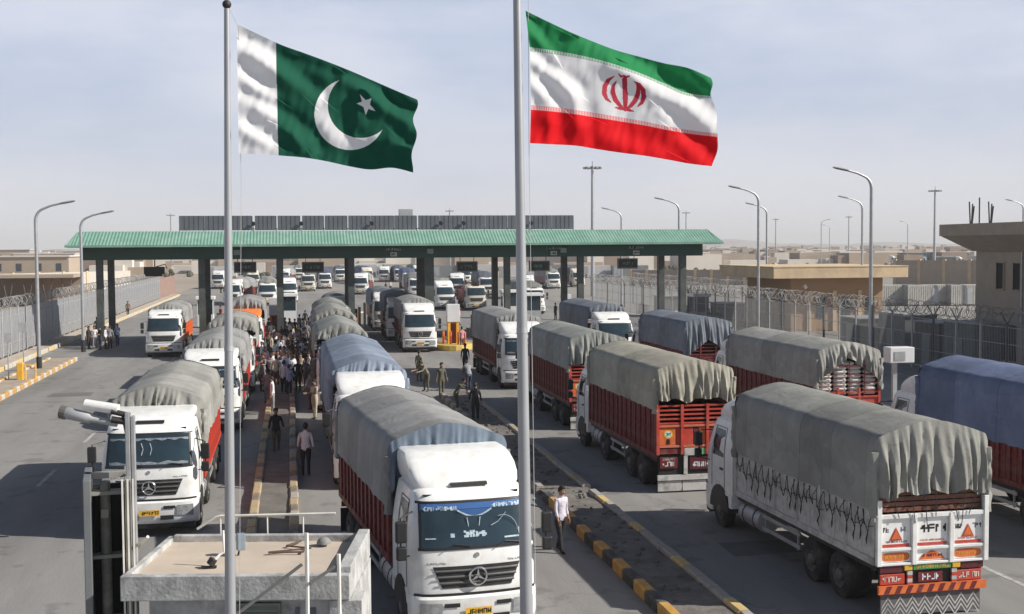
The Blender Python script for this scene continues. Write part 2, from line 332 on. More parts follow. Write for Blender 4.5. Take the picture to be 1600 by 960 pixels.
# ------------------------------------------------------------------ trucks
# local frame: nose at y=0 looking to -y, body behind it to +y, wheels on z=0
def hw_(z): return 1.235 - .16*max(0, (z-2.0))**1.4
def yf_(z):
    if z < 1.9: return .03*(1.9-z)*0 + .0
    if z < 2.78: return .30*((z-1.9)/.88)
    return .30 + .9*(z-2.78)
def F(x, z, n=5.5, D=.62):
    h = hw_(z); u = min(1, abs(x)/h); return yf_(z) + .10*u*u + D*(1-(1-u**n)**(1/n))*.8
def glyphs(mb, x0, x1, z0, z1, fy, seed, dens=1.0, m=0, th=.18):
    """ small hand lettering as strokes on a front surface y=fy(x,z) """
    rnd = random.Random(seed); x = x0; h = z1-z0
    while x < x1-h*.3:
        wv = h*rnd.uniform(.35, .75)
        for k in range(rnd.choice((2, 3, 3))):
            if rnd.random() < .45: a, b, c, d = x+wv*rnd.choice((0, .8)), x, z0, z1; b = a+h*th
            elif rnd.random() < .5: a, b = x, x+wv; c = z0+h*rnd.choice((0, .42, .82)); d = c+h*th
            else: a = x+wv*rnd.random()*.7; b = a+h*th*1.3; c = z0+h*rnd.random()*.6; d = c+h*.4
            mb.quad((a, fy(a, c), c), (b, fy(b, c), c), (b, fy(b, d), d), (a, fy(a, d), d), m)
        x += wv+h*.22/dens
def cab(par, K, paint=white, lod=0, defl=True, deflpaint=None, star=True, seed=0, dh=1):
    hp_ = deflpaint or paint; nm = paint.name
    def body(m):
        zs = [.98, 1.1, 1.5, 1.88, 2.1, 2.4, 2.7, 2.82, 2.9, 2.96, 2.99]; n = 20 if lod < 2 else 10
        rs = []
        for z in zs:
            h = hw_(z); ex = .12*(z-2.9)/.09 if z > 2.9 else 0; r_ = []
            for i in range(n+1):
                a = -pi/2+pi*i/n; x = h*sin(a)*(1-max(0, ex)); x = max(-h, min(h, x))
                r_.append((x, F(x, z)+ex*2, z))
            r_ += [(h*(1-max(0, ex)), 2.12, z), (-h*(1-max(0, ex)), 2.12, z)]; rs.append(r_)
        m.rings(rs)
    cobj(('cab', nm, lod), 'cab_shell', body, paint, par, smooth=38)
    def screen(m): m.grid(lambda u, v: ((-1.07+2.14*u)*(1-.05*v), F((-1.07+2.14*u)*(1-.05*v), 1.92+.80*v)-.012, 1.92+.80*v), 16, 4)
    sc = cobj(('screen', lod), 'windscreen', screen, glass, par, smooth=60)
    def gask(m):
        for (u0, u1, v0, v1) in ((-1.12, 1.12, 1.87, 1.925), (-1.10, 1.10, 2.715, 2.76)): m.grid(lambda u, v: (u0+(u1-u0)*u, F(u0+(u1-u0)*u, v0+(v1-v0)*v)-.016, v0+(v1-v0)*v), 16, 1)
        for s_ in (-1, 1): m.grid(lambda u, v: (s_*(1.055+.05*u)*(1-.045*v), F(s_*(1.055+.05*u)*(1-.045*v), 1.9+.84*v)-.018, 1.9+.84*v), 1, 6)
    cobj(('gask', lod), 'windscreen_seal', gask, blackp, par, smooth=60)
    fs = lambda x, z: F(x, z)-.02
    def grille(m):
        p = lambda x, z, d: (x, F(x, z)-d, z)
        for i in range(10):
            t0, t1 = i/10, (i+1)/10
            a0, a1, b0, b1 = -.86+1.72*t0, -.86+1.72*t1, -.68+1.36*t0, -.68+1.36*t1
            m.quad(p(b0, 1.14, .012), p(b1, 1.14, .012), p(a1, 1.56, .012), p(a0, 1.56, .012))
    gr = cobj(('grille', lod), 'grille', grille, dark, par)
    def slats(m):
        for k in range(3):
            z = 1.22+.115*k; hwd = .70+.16*(z-1.14)/.42
            m.grid(lambda u, v: (-hwd+2*hwd*u, F(-hwd+2*hwd*u, z)-.05+.03*abs(v-.5), z+.05*v), 12, 2)
    cobj(('slat', lod), 'grille_slat', slats, mat('grille_grey', (.10, .10, .10), .45, var=.15), gr)
    if star:
        def emb(m):
            c = (0, F(0, 1.36)-.075, 1.36); r_ = .165
            m.tube([(c[0]+r_*cos(a*pi/12), c[1], c[2]+r_*sin(a*pi/12)) for a in range(25)], .02, 6, cap=False)
            for a in (90, 210, 330):
                d = Vector((cos(R(a)), 0, sin(R(a)))); q = Vector((-d.z, 0, d.x)); c3 = Vector(c)
                m.poly([c3+q*.03, c3+d*r_, c3-q*.03, c3-Vector((0, .02, 0))])
        cobj(('star', lod), 'emblem', emb, chrome, gr)
    def bump_(m):
        rs = []
        for z, o in ((.36, .10), (.42, .02), (.55, -.03), (.95, -.05), (1.0, .0)):
            r_ = []
            for i in range(19):
                a = -pi/2+pi*i/18; x = 1.245*sin(a); r_.append((x, F(x*.985, 1.0)+o-.03, z))
            r_ += [(1.245, .72, z), (-1.245, .72, z)]; rs.append(r_)
        m.rings(rs)
    bp = cobj(('bump', nm, lod), 'bumper', bump_, paint, par, smooth=35)
    fb = lambda x, z: F(x*.985, 1.0)-.095
    def slots(m):
        for x0, x1, z0, z1 in ((-.66, -.36, .79, .87), (.36, .66, .79, .87), (-.62, -.28, .50, .62), (.28, .62, .50, .62)): m.grid(lambda u, v: (x0+(x1-x0)*u, fb(x0+(x1-x0)*u, 0), z0+(z1-z0)*v), 3, 1)
        m.grid(lambda u, v: (-1.2+2.4*u, F(-1.2+2.4*u, 1.0)-.04, 1.002+.05*v), 16, 1)
    cobj(('slots', lod), 'bumper_opening', slots, blackp, bp)
    for s_ in (-1, 1):
        def hl(m): m.grid(lambda u, v: (s_*(.70+.42*u), fb(s_*(.70+.42*u), 0)-.004, .62+.26*v-.04*u*(1-v)), 5, 3)
        cobj(('hl', s_), 'headlight', hl, lampg, par, smooth=60)
    def plate(m): m.grid(lambda u, v: (-.26+.52*u, fb(0, 0)-.012, .62+.15*v), 1, 1)
    pl = cobj('lplate', 'number_plate', plate, mat('plate_yellow', (.75, .42, .03), .4, var=.05), par)
    if lod < 2: cobj(('lpg', seed % 3), 'plate_digits', lambda m: glyphs(m, -.22, .22, .65, .74, lambda x, z: fb(0, 0)-.016, seed % 3, th=.22), blackt, pl)
    cobj('skirt', 'lower_skirt', lambda m: m.prism([(.25, .2), (.05, .26), (.02, .38), (.6, .38)], -1.15, 1.15), dark, par)
    def visor(m): m.prism([(yf_(2.96)+.10, 2.975), (yf_(2.96)+.12, 3.035), (yf_(2.96)+.42, 3.04), (yf_(2.96)+.42, 2.975)], -.36, .36)
    cobj('slot', 'roof_vent', visor, blackp, par)
    for s_ in (-1, 1):
        cobj(('rl', s_), 'roof_lamp', lambda m: m.box(s_*.86-.08, s_*.86+.08, F(.86, 2.86)-.02, F(.86, 2.86)+.08, 2.83, 2.87), blackp, par)
        X = lambda z, d=.008: s_*(hw_(z)+d)
        def dwin(m):
            z0 = 1.93; m.poly([(X(z0), .74, z0), (X(z0), 1.48, z0), (X(2.3), 1.5, 2.3), (X(2.66), 1.45, 2.66), (X(2.66), .86, 2.66), (X(2.3), .76, 2.3)])
        def dr(m):
            for (a, b) in (((.66, 1.06), (.66, 1.9)), ((.66, 1.9), (.82, 2.72)), ((.82, 2.72), (1.54, 2.72)), ((1.54, 2.72), (1.56, 1.06))):
                (ya, za), (yb, zb) = a, b
                m.tube([(X(za+(zb-za)*k/5, .002), ya+(yb-ya)*k/5, za+(zb-za)*k/5) for k in range(6)], .013, 4)
            for k in range(6): pass
        d = cobj(('door', s_), 'door', dr, mat('door_seam', (.10, .10, .10), .6), par)
        cobj(('dwin', s_), 'door_window', dwin, glass, d)
        cobj(('hdl', s_), 'door_handle', lambda m: m.box(min(X(1.6, 0), X(1.6, .035)), max(X(1.6, 0), X(1.6, .035)), 1.28, 1.46, 1.58, 1.64), blackp, d)
        def arch(m):
            pts = [(1.22-.66*cos(a*pi/10), .5+.66*sin(a*pi/10)) for a in range(11)]
            m.prism(pts, s_*1.262, s_*.95)
        cobj(('arch', s_), 'wheel_arch', arch, dark, par)
        cobj(('fender', nm, s_), 'fender', lambda m: m.prism([(.62, .62), (.62, 1.02), (2.1, 1.02), (2.1, .66), (1.92, .66), (1.86, .95), (.72, .95)], s_*1.255, s_*1.0), paint, par)
        def mir(m):
            x = s_*1.44; m.box(x-.11, x+.11, .08, .2, 2.05, 2.46); m.box(x-.10, x+.10, .06, .18, 1.72, 1.98)
        mm = cobj(('mir', s_), 'mirror', mir, blackp, par, bevel=.03 if lod < 1 else 0)
        cobj(('arm', s_), 'mirror_arm', lambda m: (m.tube([(s_*1.16, .5, 2.55), (s_*1.44, .2, 2.5), (s_*1.44, .2, 1.75), (s_*1.2, .5, 1.7)], .018, 5)), blackp, mm)
    if defl:
        def de(m):
            rs = []; n = 20 if lod < 2 else 10
            for z, y, h in ((zz if zz < 2.96 else 2.95+(zz-2.95)*dh, yy, hh) for zz, yy, hh in ((2.95, .62, 1.03), (3.0, .63, 1.06), (3.14, .74, 1.09), (3.30, .98, 1.10), (3.42, 1.25, 1.09), (3.50, 1.5, 1.06), (3.53, 1.75, 1.0))):
                r_ = []
                for i in range(n+1):
                    a = -pi/2+pi*i/n; x = h*(.5*sin(a)+.5*(-1+2*i/n) if abs(i-n/2) < n*.38 else sin(a)*(1)); x = h*sin(a); u = abs(x)/h; r_.append((x, y+.06*u*u+.42*(1-(1-u**7)**(1/7)), z))
                r_ += [(h, 2.3, z+.0), (-h, 2.3, z+.0)]; rs.append(r_)
            m.rings(rs)
        cobj(('defl', hp_.name, lod, dh), 'roof_deflector', de, hp_, par, smooth=38)
    if lod == 0:
        for xw in (-.62, .38):
            cobj(('wiper', xw), 'wiper', lambda m: m.tube([(xw, F(xw, 1.88)-.04, 1.88), (xw+.18, F(xw+.18, 1.99)-.045, 1.985), (xw+.5, F(xw+.5, 1.94)-.045, 1.94)], .013, 5), blackp, par)
        cobj('badge', 'badge', lambda m: m.tube([(0, F(0, 1.76)-.004, 1.76), (0, F(0, 1.76)-.02, 1.76)], .045, 10), chrome, par)
        cobj('nameL', 'name_lettering', lambda m: (glyphs(m, -.98, -.60, 1.60, 1.64, lambda x, z: F(x, z)-.006, 4), glyphs(m, .62, .98, 1.60, 1.64, lambda x, z: F(x, z)-.006, 9)), mat('grey_print', (.12, .12, .12), .5), par)
        # what hangs and lies behind the windscreen
        g2 = lambda x, z: F(x, z)-.018
        def band(m):
            m.grid(lambda u, v: (-1.03+2.06*u, g2(-1.03+2.06*u, 2.60+.11*v), 2.60+.11*v), 16, 1)
            m.grid(lambda u, v: (-.34+.68*u, g2(-.34+.68*u, 2.5), 2.60-.12*sin(pi*u)*(1-v)), 10, 2)
        if seed == 0:
            cobj('band', 'sun_band', band, bluestrip, sc)
            def tx(m):
                f3 = lambda x, z: F(x, z)-.022
                glyphs(m, -.98, -.34, 2.585, 2.66, f3, 21, 1.4, th=.26); glyphs(m, .36, .98, 2.60, 2.67, f3, 25, 1.4, th=.26)
                m.grid(lambda u, v: (-.34+.68*u, f3(-.34+.68*u, 2.5), 2.605-.13*sin(pi*u)-.035*v), 12, 1)
                glyphs(m, -.24, .22, 2.09, 2.19, f3, 3, 1.6, th=.4)
                for a, b, c, d in ((.56, .86, 2.03, 2.06), (.86, .98, 2.08, 2.2), (-.5, -.42, 2.1, 2.17), (-.98, -.78, 2.08, 2.10)): m.quad((a, f3(a, c), c), (b, f3(b, c), c), (b, f3(b, d), d), (a, f3(a, d), d))
                m.tube([(.55+.30*cos(a*pi/10), f3(.6, 2.3), 2.12+.34*sin(a*pi/10)) for a in range(0, 7)], .007, 4)
                m.tube([(.3, f3(.3, 2.2), 2.28), (.45, f3(.4, 2.3), 2.34), (.62, f3(.6, 2.4), 2.5)], .007, 4)
                m.tube([(-.16, f3(0, 2.4), 2.45), (-.12, f3(0, 2.3), 2.2)], .01, 4); m.tube([(.1, f3(0, 2.4), 2.45), (.06, f3(0, 2.3), 2.2)], .01, 4)
            cobj('bandt', 'windscreen_lettering', tx, mat('glass_print', (.42, .52, .58), .4, var=.35, vs=20), sc)
        else:
            def cur(m):
                m.grid(lambda u, v: (-1.0+2.0*u, g2(-1.0+2.0*u, 2.56), 2.63-.05*v-.02*sin(40*u)*v), 40, 1)
                m.grid(lambda u, v: (-1.0+2.0*u, g2(-1.0+2.0*u, 1.98), 1.96+.07*v+.03*sin(23*u)*v*sin(7*u)), 40, 1)
                for x in (-.2, .02): m.tube([(x, g2(x, 2.5), 2.5), (x+.05, g2(x, 2.35), 2.35), (x+.01, g2(x, 2.2), 2.2)], .013, 5)
            cobj('curt', 'lace_curtain', cur, mat('lace_grey', (.30, .33, .36), .6, var=.5, vs=18), sc)
def wheel(par, x, y, key='w', width=.3, lod=0):
    s_ = 1 if x > 0 else -1
    def ty(m):
        n = 26 if lod < 2 else 12
        pr = [(.27, 0), (.40, -.01), (.485, .03), (.51, .08), (.51, width-.08), (.485, width-.03), (.40, width), (.27, width)]
        rs = [[(s_*(-q[1]), q[0]*cos(2*pi*i/n), q[0]*sin(2*pi*i/n)) for i in range(n)] for q in pr]
        m.rings(rs, cap=(False, False))
        m.rings([[(s_*(-width/2), .28*cos(2*pi*i/n), .28*sin(2*pi*i/n)) for i in range(n)]]*2)
    def ri(m):
        n = 20 if lod < 2 else 10
        pr = [(.285, .0), (.255, .03), (.24, .10), (.15, .09), (.13, .0), (.09, -.03), (.001, -.035)]
        m.rings([[(s_*(-q[1]), q[0]*cos(2*pi*i/n), q[0]*sin(2*pi*i/n)) for i in range(n)] for q in pr], cap=(False, False))
    o = cobj(('ty', s_, width, lod), 'wheel', ty, rubber, par, smooth=35, loc=(x, y, .51))
    cobj(('rim', s_, lod), 'rim', ri, rimm, o, smooth=35)
def arch_z(x, hw, zsh, zr, r=.28):
    u = abs(x)/hw; base = zsh+(zr-zsh)*(.45*(1-u*u)+.55*(1-u)) if u < 1 else zsh
    return base - (r*.5)*max(0, (u-.93)/.07)**2 - .05*max(0, 1-u/.22)*(zr-zsh)
def tarp(par, L0, L1, hw, zh, zsh, zr, m_, seed, front='drape', rear='drape', hoops=1.25, hem=None, nose=.0, lift=.0, lod=0):
    """ one sheet over hoops: sides, arched top; gathered drapes at both ends """
    so_ = seed*7.31; ln = L1-L0; nv = int(ln/(.16 if lod < 2 else .5)); nside = 9 if lod < 2 else 3; nt_ = 20 if lod < 2 else 8
    tot = 2*nside+nt_
    m = MB()
    def sec(k, v):
        y = L0+ln*v
        hp2 = (y-L0)/hoops; sag = (1-abs(cos(pi*hp2))**.6)
        n1 = noise.noise(Vector((y*.9, so_, k*.35))); n2 = noise.noise(Vector((y*2.7, so_+5, k*.8)))
        if k <= nside or k >= tot-nside:
            s_ = -1 if k <= nside else 1; t = (k if k <= nside else tot-k)/nside
            zt = zsh-.17; hm = zh + .035*noise.noise(Vector((y*1.6, so_, s_))) + .012*sin(y*9+so_)
            if callable(hem): hm = hem(y, s_)
            z = hm+(zt-hm)*t
            bow = .03*n1*(1-t*.6)+.012*n2-.02*sag*sin(pi*min(1, t*1.0))*.8 + .012*sin(y*5+3*n1)*(1-t)
            x = s_*(hw+.015+bow-.04*t*t)
            return (x, y, z)
        u = (k-nside)/nt_; x = -hw*.99*cos(pi*u) if 0 else hw*(-1+2*u)
        z = arch_z(x, hw, zsh, zr) - .04*sag*(1-(x/hw)**4) + .008*n2*(1-(abs(x)/hw)**3) + .03*n1*.4
        if abs(x) > hw*.97: z = zsh-.15
        xx = x*(1-.0*sag)
        return (xx, y + .03*n2, z)
    m.rings([[sec(k, j/nv) for k in range(tot+1)] for j in range(nv+1)], cap=(False, False), close=False)
    top = obj('tarpaulin', m, m_, par, smooth=50)
    for which, y0, dr, style in (('f', L0, -1, front), ('r', L1, 1, rear)):
        if not style: continue
        nx, nz_ = (72, 14) if lod < 1 else (44, 8) if lod < 2 else (12, 3)
        rnd = random.Random(seed*13+(1 if which == 'f' else 2)); ph = [rnd.uniform(0, 6) for _ in range(4)]
        def endf(u, v):
            x = -hw+2*hw*u; zt = arch_z(x, hw, zsh, zr)+.01; c = abs(2*u-1)
            if style == 'tent':      # opens upwards in the middle
                ap = (1-c)**.8; zb = zh+.02+(zr-.62-zh)*ap*.95+lift
            elif style == 'short': zb = zr-.75+.05*sin(u*9+ph[0])-.12*(c > .9)
            else: zb = zh+.24+.06*sin(pi*u)+.06*sin(u*11+ph[0])+.05*sin(u*23+ph[2])+lift*max(0, 1-2.2*c)+lift*.6*(c > .85)
            pl = abs(sin(pi*(7.5*u+.5*sin(6*u+ph[1])+ .35*v*sin(4*u+ph[2]))))**.7
            pl2 = sin(2*pi*(15*u+ph[3]+.9*v+.5*sin(9*u+ph[0])))
            pl = pl*(.45+.8*abs(noise.noise(Vector((u*6+so_, v*.8, 3))))*1.6)
            g_ = (.05+.95*v)**.8
            yy = .02+.10*sin(pi*min(1, v*1.1))*.5+g_*(.20*pl+.035*pl2)+nose*sin(pi*u)**.5*v+.05*noise.noise(Vector((u*5, v*3, so_+ph[0])))*v
            if c > .93: yy *= (1-c)/.07
            xx = x+.05*g_*sin(2*pi*(5*u+ph[2]))*(1-c)
            return (xx, y0+dr*yy, zt+(zb-zt)*v)
        e = MB(); e.grid(endf, nx, nz_)
        obj('tarpaulin_end', e, m_, par, smooth=60)
        if lod < 1:                     # crumpled gather down both corners
            for s_ in (-1, 1):
                c_ = MB(); npt = 16; rs = []
                for k in range(npt+1):
                    z = zh-.12+(zsh-.25-zh+.12)*k/npt
                    rs.append([(s_*(hw-.02)+(.10+.06*noise.noise(Vector((z*6, a, so_+s_))))*cos(2*pi*a/9), y0+dr*.0+(.10+.07*noise.noise(Vector((z*7, a+9, so_+s_))))*sin(2*pi*a/9), z) for a in range(9)])
                c_.rings(rs); obj('tarpaulin_fold', c_, m_, par, smooth=40)
    return top
def side_walls(par, L0, L1, hw, z0, z1, pm, key, post=.52, lod=0, ribs=True):
    """ each side: floor rail, top rail, one panel per bay and the posts between """
    n = max(1, int((L1-L0)/post)); st = (L1-L0)/n
    for s_ in (-1, 1):
        x = s_*hw
        cobj((key, 'rail', s_, round(L1-L0, 2), z0, z1), 'side_rail', lambda m: (m.box(min(x, x-s_*.07), max(x, x-s_*.07), L0, L1, z1-.07, z1), m.box(min(x+s_*.02, x-s_*.09), max(x+s_*.02, x-s_*.09), L0, L1, z0-.12, z0+.02)), pm, par)
        if lod >= 2:
            cobj((key, 'pan', s_, round(L1-L0, 2), z0, z1), 'side_panel', lambda m: m.box(min(x-s_*.02, x-s_*.06), max(x-s_*.02, x-s_*.06), L0, L1, z0+.02, z1-.07), pm, par); continue
        for k in range(n):
            cobj((key, 'p', s_, round(st, 3), z0, z1), 'side_panel', lambda m: (m.box(-.05, -.02, .03, st-.03, z0+.02, z1-.07), m.box(-.022, -.004, st*.44, st*.56, z0+.02, z1-.07)) if s_ > 0 else (m.box(.02, .05, .03, st-.03, z0+.02, z1-.07), m.box(.004, .022, st*.44, st*.56, z0+.02, z1-.07)), pm, par, loc=(x, L0+k*st, 0))
            cobj((key, 's', s_, z0, z1), 'side_post', lambda m: m.box(-.045, .03, -.04, .04, z0-.1, z1) if s_ > 0 else m.box(-.03, .045, -.04, .04, z0-.1, z1), pm, par, loc=(x, L0+k*st, 0))
def rear_generic(par, Lr, hw, z0, z1, pm, zt, lod):
    """ plank gate with rails, lamps and under-run bar """
    y = Lr
    for k in range(3):
        x0 = -hw+.06+k*(2*hw-.12)/3; x1 = x0+(2*hw-.12)/3-.05
        cobj(('rg', pm.name, k, z0, z1), 'gate_panel', lambda m: m.box(x0, x1, -.04, .0, z0+.03, z1-.05), pm, par, loc=(0, y, 0))
    cobj(('rf', pm.name, z0, z1, zt), 'gate_frame', lambda m: [m.box(x-.04, x+.04, -.02, .05, z0-.05, zt) for x in (-hw+.05, -hw/3, hw/3, hw-.05)] + [m.box(-hw, hw, .0, .045, z, z+.06) for z in (z0-.06, z1-.06)] + [m.box(-hw+.05, hw-.05, .0, .03, z1+.12+.17*k, z1+.17+.17*k) for k in range(int((zt-z1-.1)/.17))], pm, par, loc=(0, y, 0))
    if lod < 2:
        cobj('undr', 'underrun_bar', lambda m: m.box(-1.15, 1.15, -.1, 0, .48, .62), pale, par, loc=(0, y, 0))
        for s_ in (-1, 1):
            cobj(('tl', s_), 'tail_light', lambda m: m.box(s_*1.0-.2, s_*1.0+.2, -.06, .0, .8, .93), redl, par, loc=(0, y, 0))
            cobj(('mf', s_), 'mudflap', lambda m: m.box(s_*.95-.3, s_*.95+.3, -.25, -.22, .18, .8), blackp, par, loc=(0, y, 0))
def truck(label, X, Y, away=False, L=10.0, paint=white, deflpaint=None, defl=True, tm=None, side=redp, zs=2.3, zh=None, zsh=3.4, zr=3.85, hw=1.25, lod=0, seed=1, front='drape', rear='drape', group=None, rear_kind='generic', axles=2, hem=None, lift=0, cargo=True, rz=0, star=True, post=.52, z0=1.22, dh=1):
    t = thing('cargo_truck', label, 'truck', (X, Y, 0), (pi if away else 0)+rz, group)
    cab(t, None, paint, lod, defl, deflpaint, star, seed, dh)
    cobj(('chas', round(L, 1)), 'chassis', lambda m: (m.box(-.5, -.38, 1.0, L-.1, .62, .92), m.box(.38, .5, 1.0, L-.1, .62, .92), m.box(-.45, .45, L-1.4, L-1.2, .5, .8), m.box(-.45, .45, 1.2, 2.4, .6, 1.0)), dark, t)
    for s_ in (-1, 1):
        cobj(('tank', s_), 'fuel_tank', lambda m: m.tube([(s_*.93, 2.5+.0, .68), (s_*.93, 3.75, .68)], .30, 14), alum, t, smooth=40)
        if lod < 2: cobj(('tstrap', s_), 'tank_strap', lambda m: [m.tube([(s_*.93, y, .68), (s_*.93, y+.05, .68)], .31, 14) for y in (2.75, 3.4)], dark, t)
        wheel(t, s_*1.24, 1.24, lod=lod)
        ys = [L-1.55-1.35*k for k in range(axles)] + ([4.3] if L > 9.8 and axles < 3 else [])
        for y in ys: wheel(t, s_*1.24, y, width=.56, lod=lod)
        if lod < 2:
            a, b = (5.1, L-1.55-1.35*(axles-1)-.65) if L > 9.8 else (3.95, L-1.55-1.35*(axles-1)-.65)
            cobj(('guard', s_, round(L, 1), axles), 'side_guard', lambda m: [m.box(s_*1.18-.02, s_*1.18+.02, a, b, z, z+.1) for z in (.55, .85)] + [m.box(s_*1.15-.02, s_*1.15+.02, y, y+.06, .5, 1.1) for y in (a+.1, b-.2)], alum, t)
            cobj(('rmud', s_, round(L, 1), axles), 'mudguard', lambda m: m.box(s_*1.0-.22, s_*1.0+.22, ys[min(axles, len(ys))-1]-.6, ys[0]+.6, 1.06, 1.09), blackp, t)
    if not cargo: return t
    L0 = 2.4; zh = zh or zs-.06
    cobj(('floor', round(L, 1), side.name), 'cargo_floor', lambda m: m.box(-hw+.05, hw-.05, L0, L-.02, .98, 1.2), dark, t)
    side_walls(t, L0, L, hw, z0, zs, side, ('sw', side.name, hw), post, lod)
    cobj(('hb', side.name, zs, hw), 'headboard', lambda m: m.box(-hw+.02, hw-.02, L0-.03, L0+.03, 1.1, zs+.3), side, t)
    if tm: tarp(t, L0-.03, L+.02, hw+.03, zh, zsh, zr, tm, seed, front, rear, hem=hem, lift=lift, lod=lod)
    if rear_kind == 'generic': rear_generic(t, L+.04, hw, z0, min(zs, 2.1), side, zs+.5, lod)
    return t
# ------------------------------------------------------------------ tail decoration of the near trucks
def RB(m, xa, xb, z0, z1, d0, d1, k=0): m.box(-xb, -xa, d0, d1, z0, z1, k)      # xa..xb left to right as seen from behind
def rf(d): return lambda x, z: d
def rglyph(t, name, y, x0, x1, z0, z1, d, seed, mt, dens=1.2, th=.2, par=None):
    m = MB(); q = MB(); glyphs(q, x0, x1, z0, z1, rf(d), seed, dens, 0, th)
    q.v = [(-a, b, c) for a, b, c in q.v]
    return obj(name, q, mt, par or t, loc=(0, y, 0) if par is None else None)
def rear_white(t, L, hw, zt):
    y = L+.05; z0 = 1.12
    def part(name, fn, mt, loc=True, **k):
        m = MB(); fn(m); return obj(name, m, mt, t, loc=(0, y, 0), **k)
    cols = [-1.2, -.42, .42, 1.2]
    part('gate_frame', lambda m: [RB(m, x-.05, x+.05, z0-.02, 2.45 if abs(x) > 1 else 2.14, .0, .09) for x in cols] + [RB(m, -1.25, 1.25, z, z+h, .01, .075) for z, h in ((2.06, .09), (1.40, .06), (1.10, .05))], white, bevel=.008)
    for k in range(3):
        a, b = cols[k]+.06, cols[k+1]-.06
        p = part('gate_panel', lambda m: (RB(m, a, b, 1.46, 2.05, -.02, .02), RB(m, a+.02, b-.02, 1.5, 1.53, .02, .03)), white)
        obj('red_stripe', (lambda m: (RB(m, a+.03, b-.03, 1.475, 1.535, .03, .036), m)[1])(MB()), brred, p)
        lw = part('lower_board', lambda m: RB(m, a, b, 1.16, 1.39, -.02, .02), white)
        s = MB(); n = 18; cx = (a+b)/2
        if k == 1: s.poly([(-(cx+x), .026, z) for x, z in ((-.30, 1.18), (-.22, 1.27), (0, 1.37), (.22, 1.27), (.30, 1.18))])
        else: s.poly([(-(cx+.31*(abs(cos(q)))**.5*(1 if cos(q) > 0 else -1)), .026, 1.27+.09*(abs(sin(q)))**.6*(1 if sin(q) > 0 else -1)) for q in [2*pi*i/n for i in range(n)]])
        o_ = obj('painted_badge', s, oran, lw)
        rglyph(t, 'painted_lettering', 0, cx-.24, cx+.24, 1.235, 1.30, .03, 5+k, yel if k != 1 else darkred, par=lw)
        rglyph(t, 'small_lettering', 0, a+.10, b-.08, 1.56, 1.60, .024, 35+k, brred if k else blackt, par=p)
        if k == 1: rglyph(t, 'gate_lettering', 0, a+.10, b-.10, 1.74, 1.90, .024, 12, blackt, 1.5, .24, par=p)
        else:
            rglyph(t, 'gate_lettering', 0, a+.05, a+.20, 1.78, 1.88, .024, 14+k, blackt, par=p); rglyph(t, 'gate_lettering', 0, b-.22, b-.05, 1.78, 1.88, .024, 24+k, blackt, par=p)
            tr = MB()
            for (r_, d, kk) in ((.17, .028, 0), (.12, .034, 1)):
                tr.poly([(-(cx+r_*.85*x), d, 1.70+r_*z) for x, z in ((-1, -.55), (1, -.55), (0, 1.05))], kk)
            obj('warning_triangle', tr, [brred, oran], p)
    part('tail_board', lambda m: RB(m, -.42, .42, .985, 1.10, .0, .05), green)
    rglyph(t, 'tail_board_lettering', y, -.36, .36, 1.01, 1.075, .056, 8, yel)
    for s_ in (-1, 1):
        part('orange_reflector', lambda m: RB(m, s_*.54-.09, s_*.54+.09, .98, 1.11, .0, .06), yel, bevel=.01)
        part('tail_panel', lambda m: RB(m, min(s_*.66, s_*1.16), max(s_*.66, s_*1.16), .95, 1.10, .0, .04), darkred)
        part('tail_post', lambda m: [RB(m, s_*.50-.055, s_*.50+.055, .66+.075*k, .66+.075*(k+1), .0, .05+.003*(k % 2), k % 2) for k in range(4)], [brred, pale])
        q = part('side_sign', lambda m: (RB(m, s_*.86-.30, s_*.86+.26, .70, .92, .0, .03),), brred, bevel=.03)
        rglyph(t, 'side_sign_lettering', y, s_*.86-.25, s_*.86+.2, .76, .87, .037, 41+s_, cream)
    pl = part('number_plate', lambda m: RB(m, -.30, .24, .72, .92, .0, .03), redp); rglyph(t, 'plate_lettering', y, -.22, .2, .76, .89, .036, 77, whitet, par=None)
    part('dark_backing', lambda m: RB(m, -1.15, 1.15, .5, 1.0, -.06, -.02), blackp)
    part('striped_bar', lambda m: [m.poly([(-(x), .07, .52), (-(x+.12), .07, .52), (-(x+.20), .07, .68), (-(x+.08), .07, .68)], k % 2) for k, x in enumerate([-1.22+.12*i for i in range(19)])] + [RB(m, -1.2, 1.22, .515, .685, .0, .068, 0)], [oran, redp])
    def flap(m):
        RB(m, -1.12, 1.12, .06, .49, -.03, .0, 0)
        for r_ in range(3):
            for k in range(8):
                for q in (0, 1):
                    x0 = -1.1+.275*k+.1375*q; za, zb = (.18, .38) if q == 0 else (.38, .18); za -= .11*r_-.02; zb -= .11*r_-.02
                    m.quad((-x0, .004, za), (-(x0+.1375), .004, zb), (-(x0+.1375), .004, zb+.045), (-x0, .004, za+.045), 1)
    part('mudflap', flap, [mat('flap_grey', (.12, .11, .11), .8), pale])
    for k in range(4):                              # load boards between gate and tarpaulin
        part('load_plank', lambda m: RB(m, -1.15, 1.15, 2.17+.11*k, 2.255+.11*k, -.12-.02*(k % 2), -.08), wood)
    for k, (x0, x1) in enumerate(((-.95, -.78), (-.55, -.42), (-.25, -.15), (.02, .04), (.35, .55), (.7, .62), (.98, .78))):
        part('tie_rope', lambda m: m.tube([(-x0, .13, 2.62), (-(x0+x1)/2, .11, 2.35), (-x1, .10, 2.08-.12*(k % 3))], .009, 4), ropem)
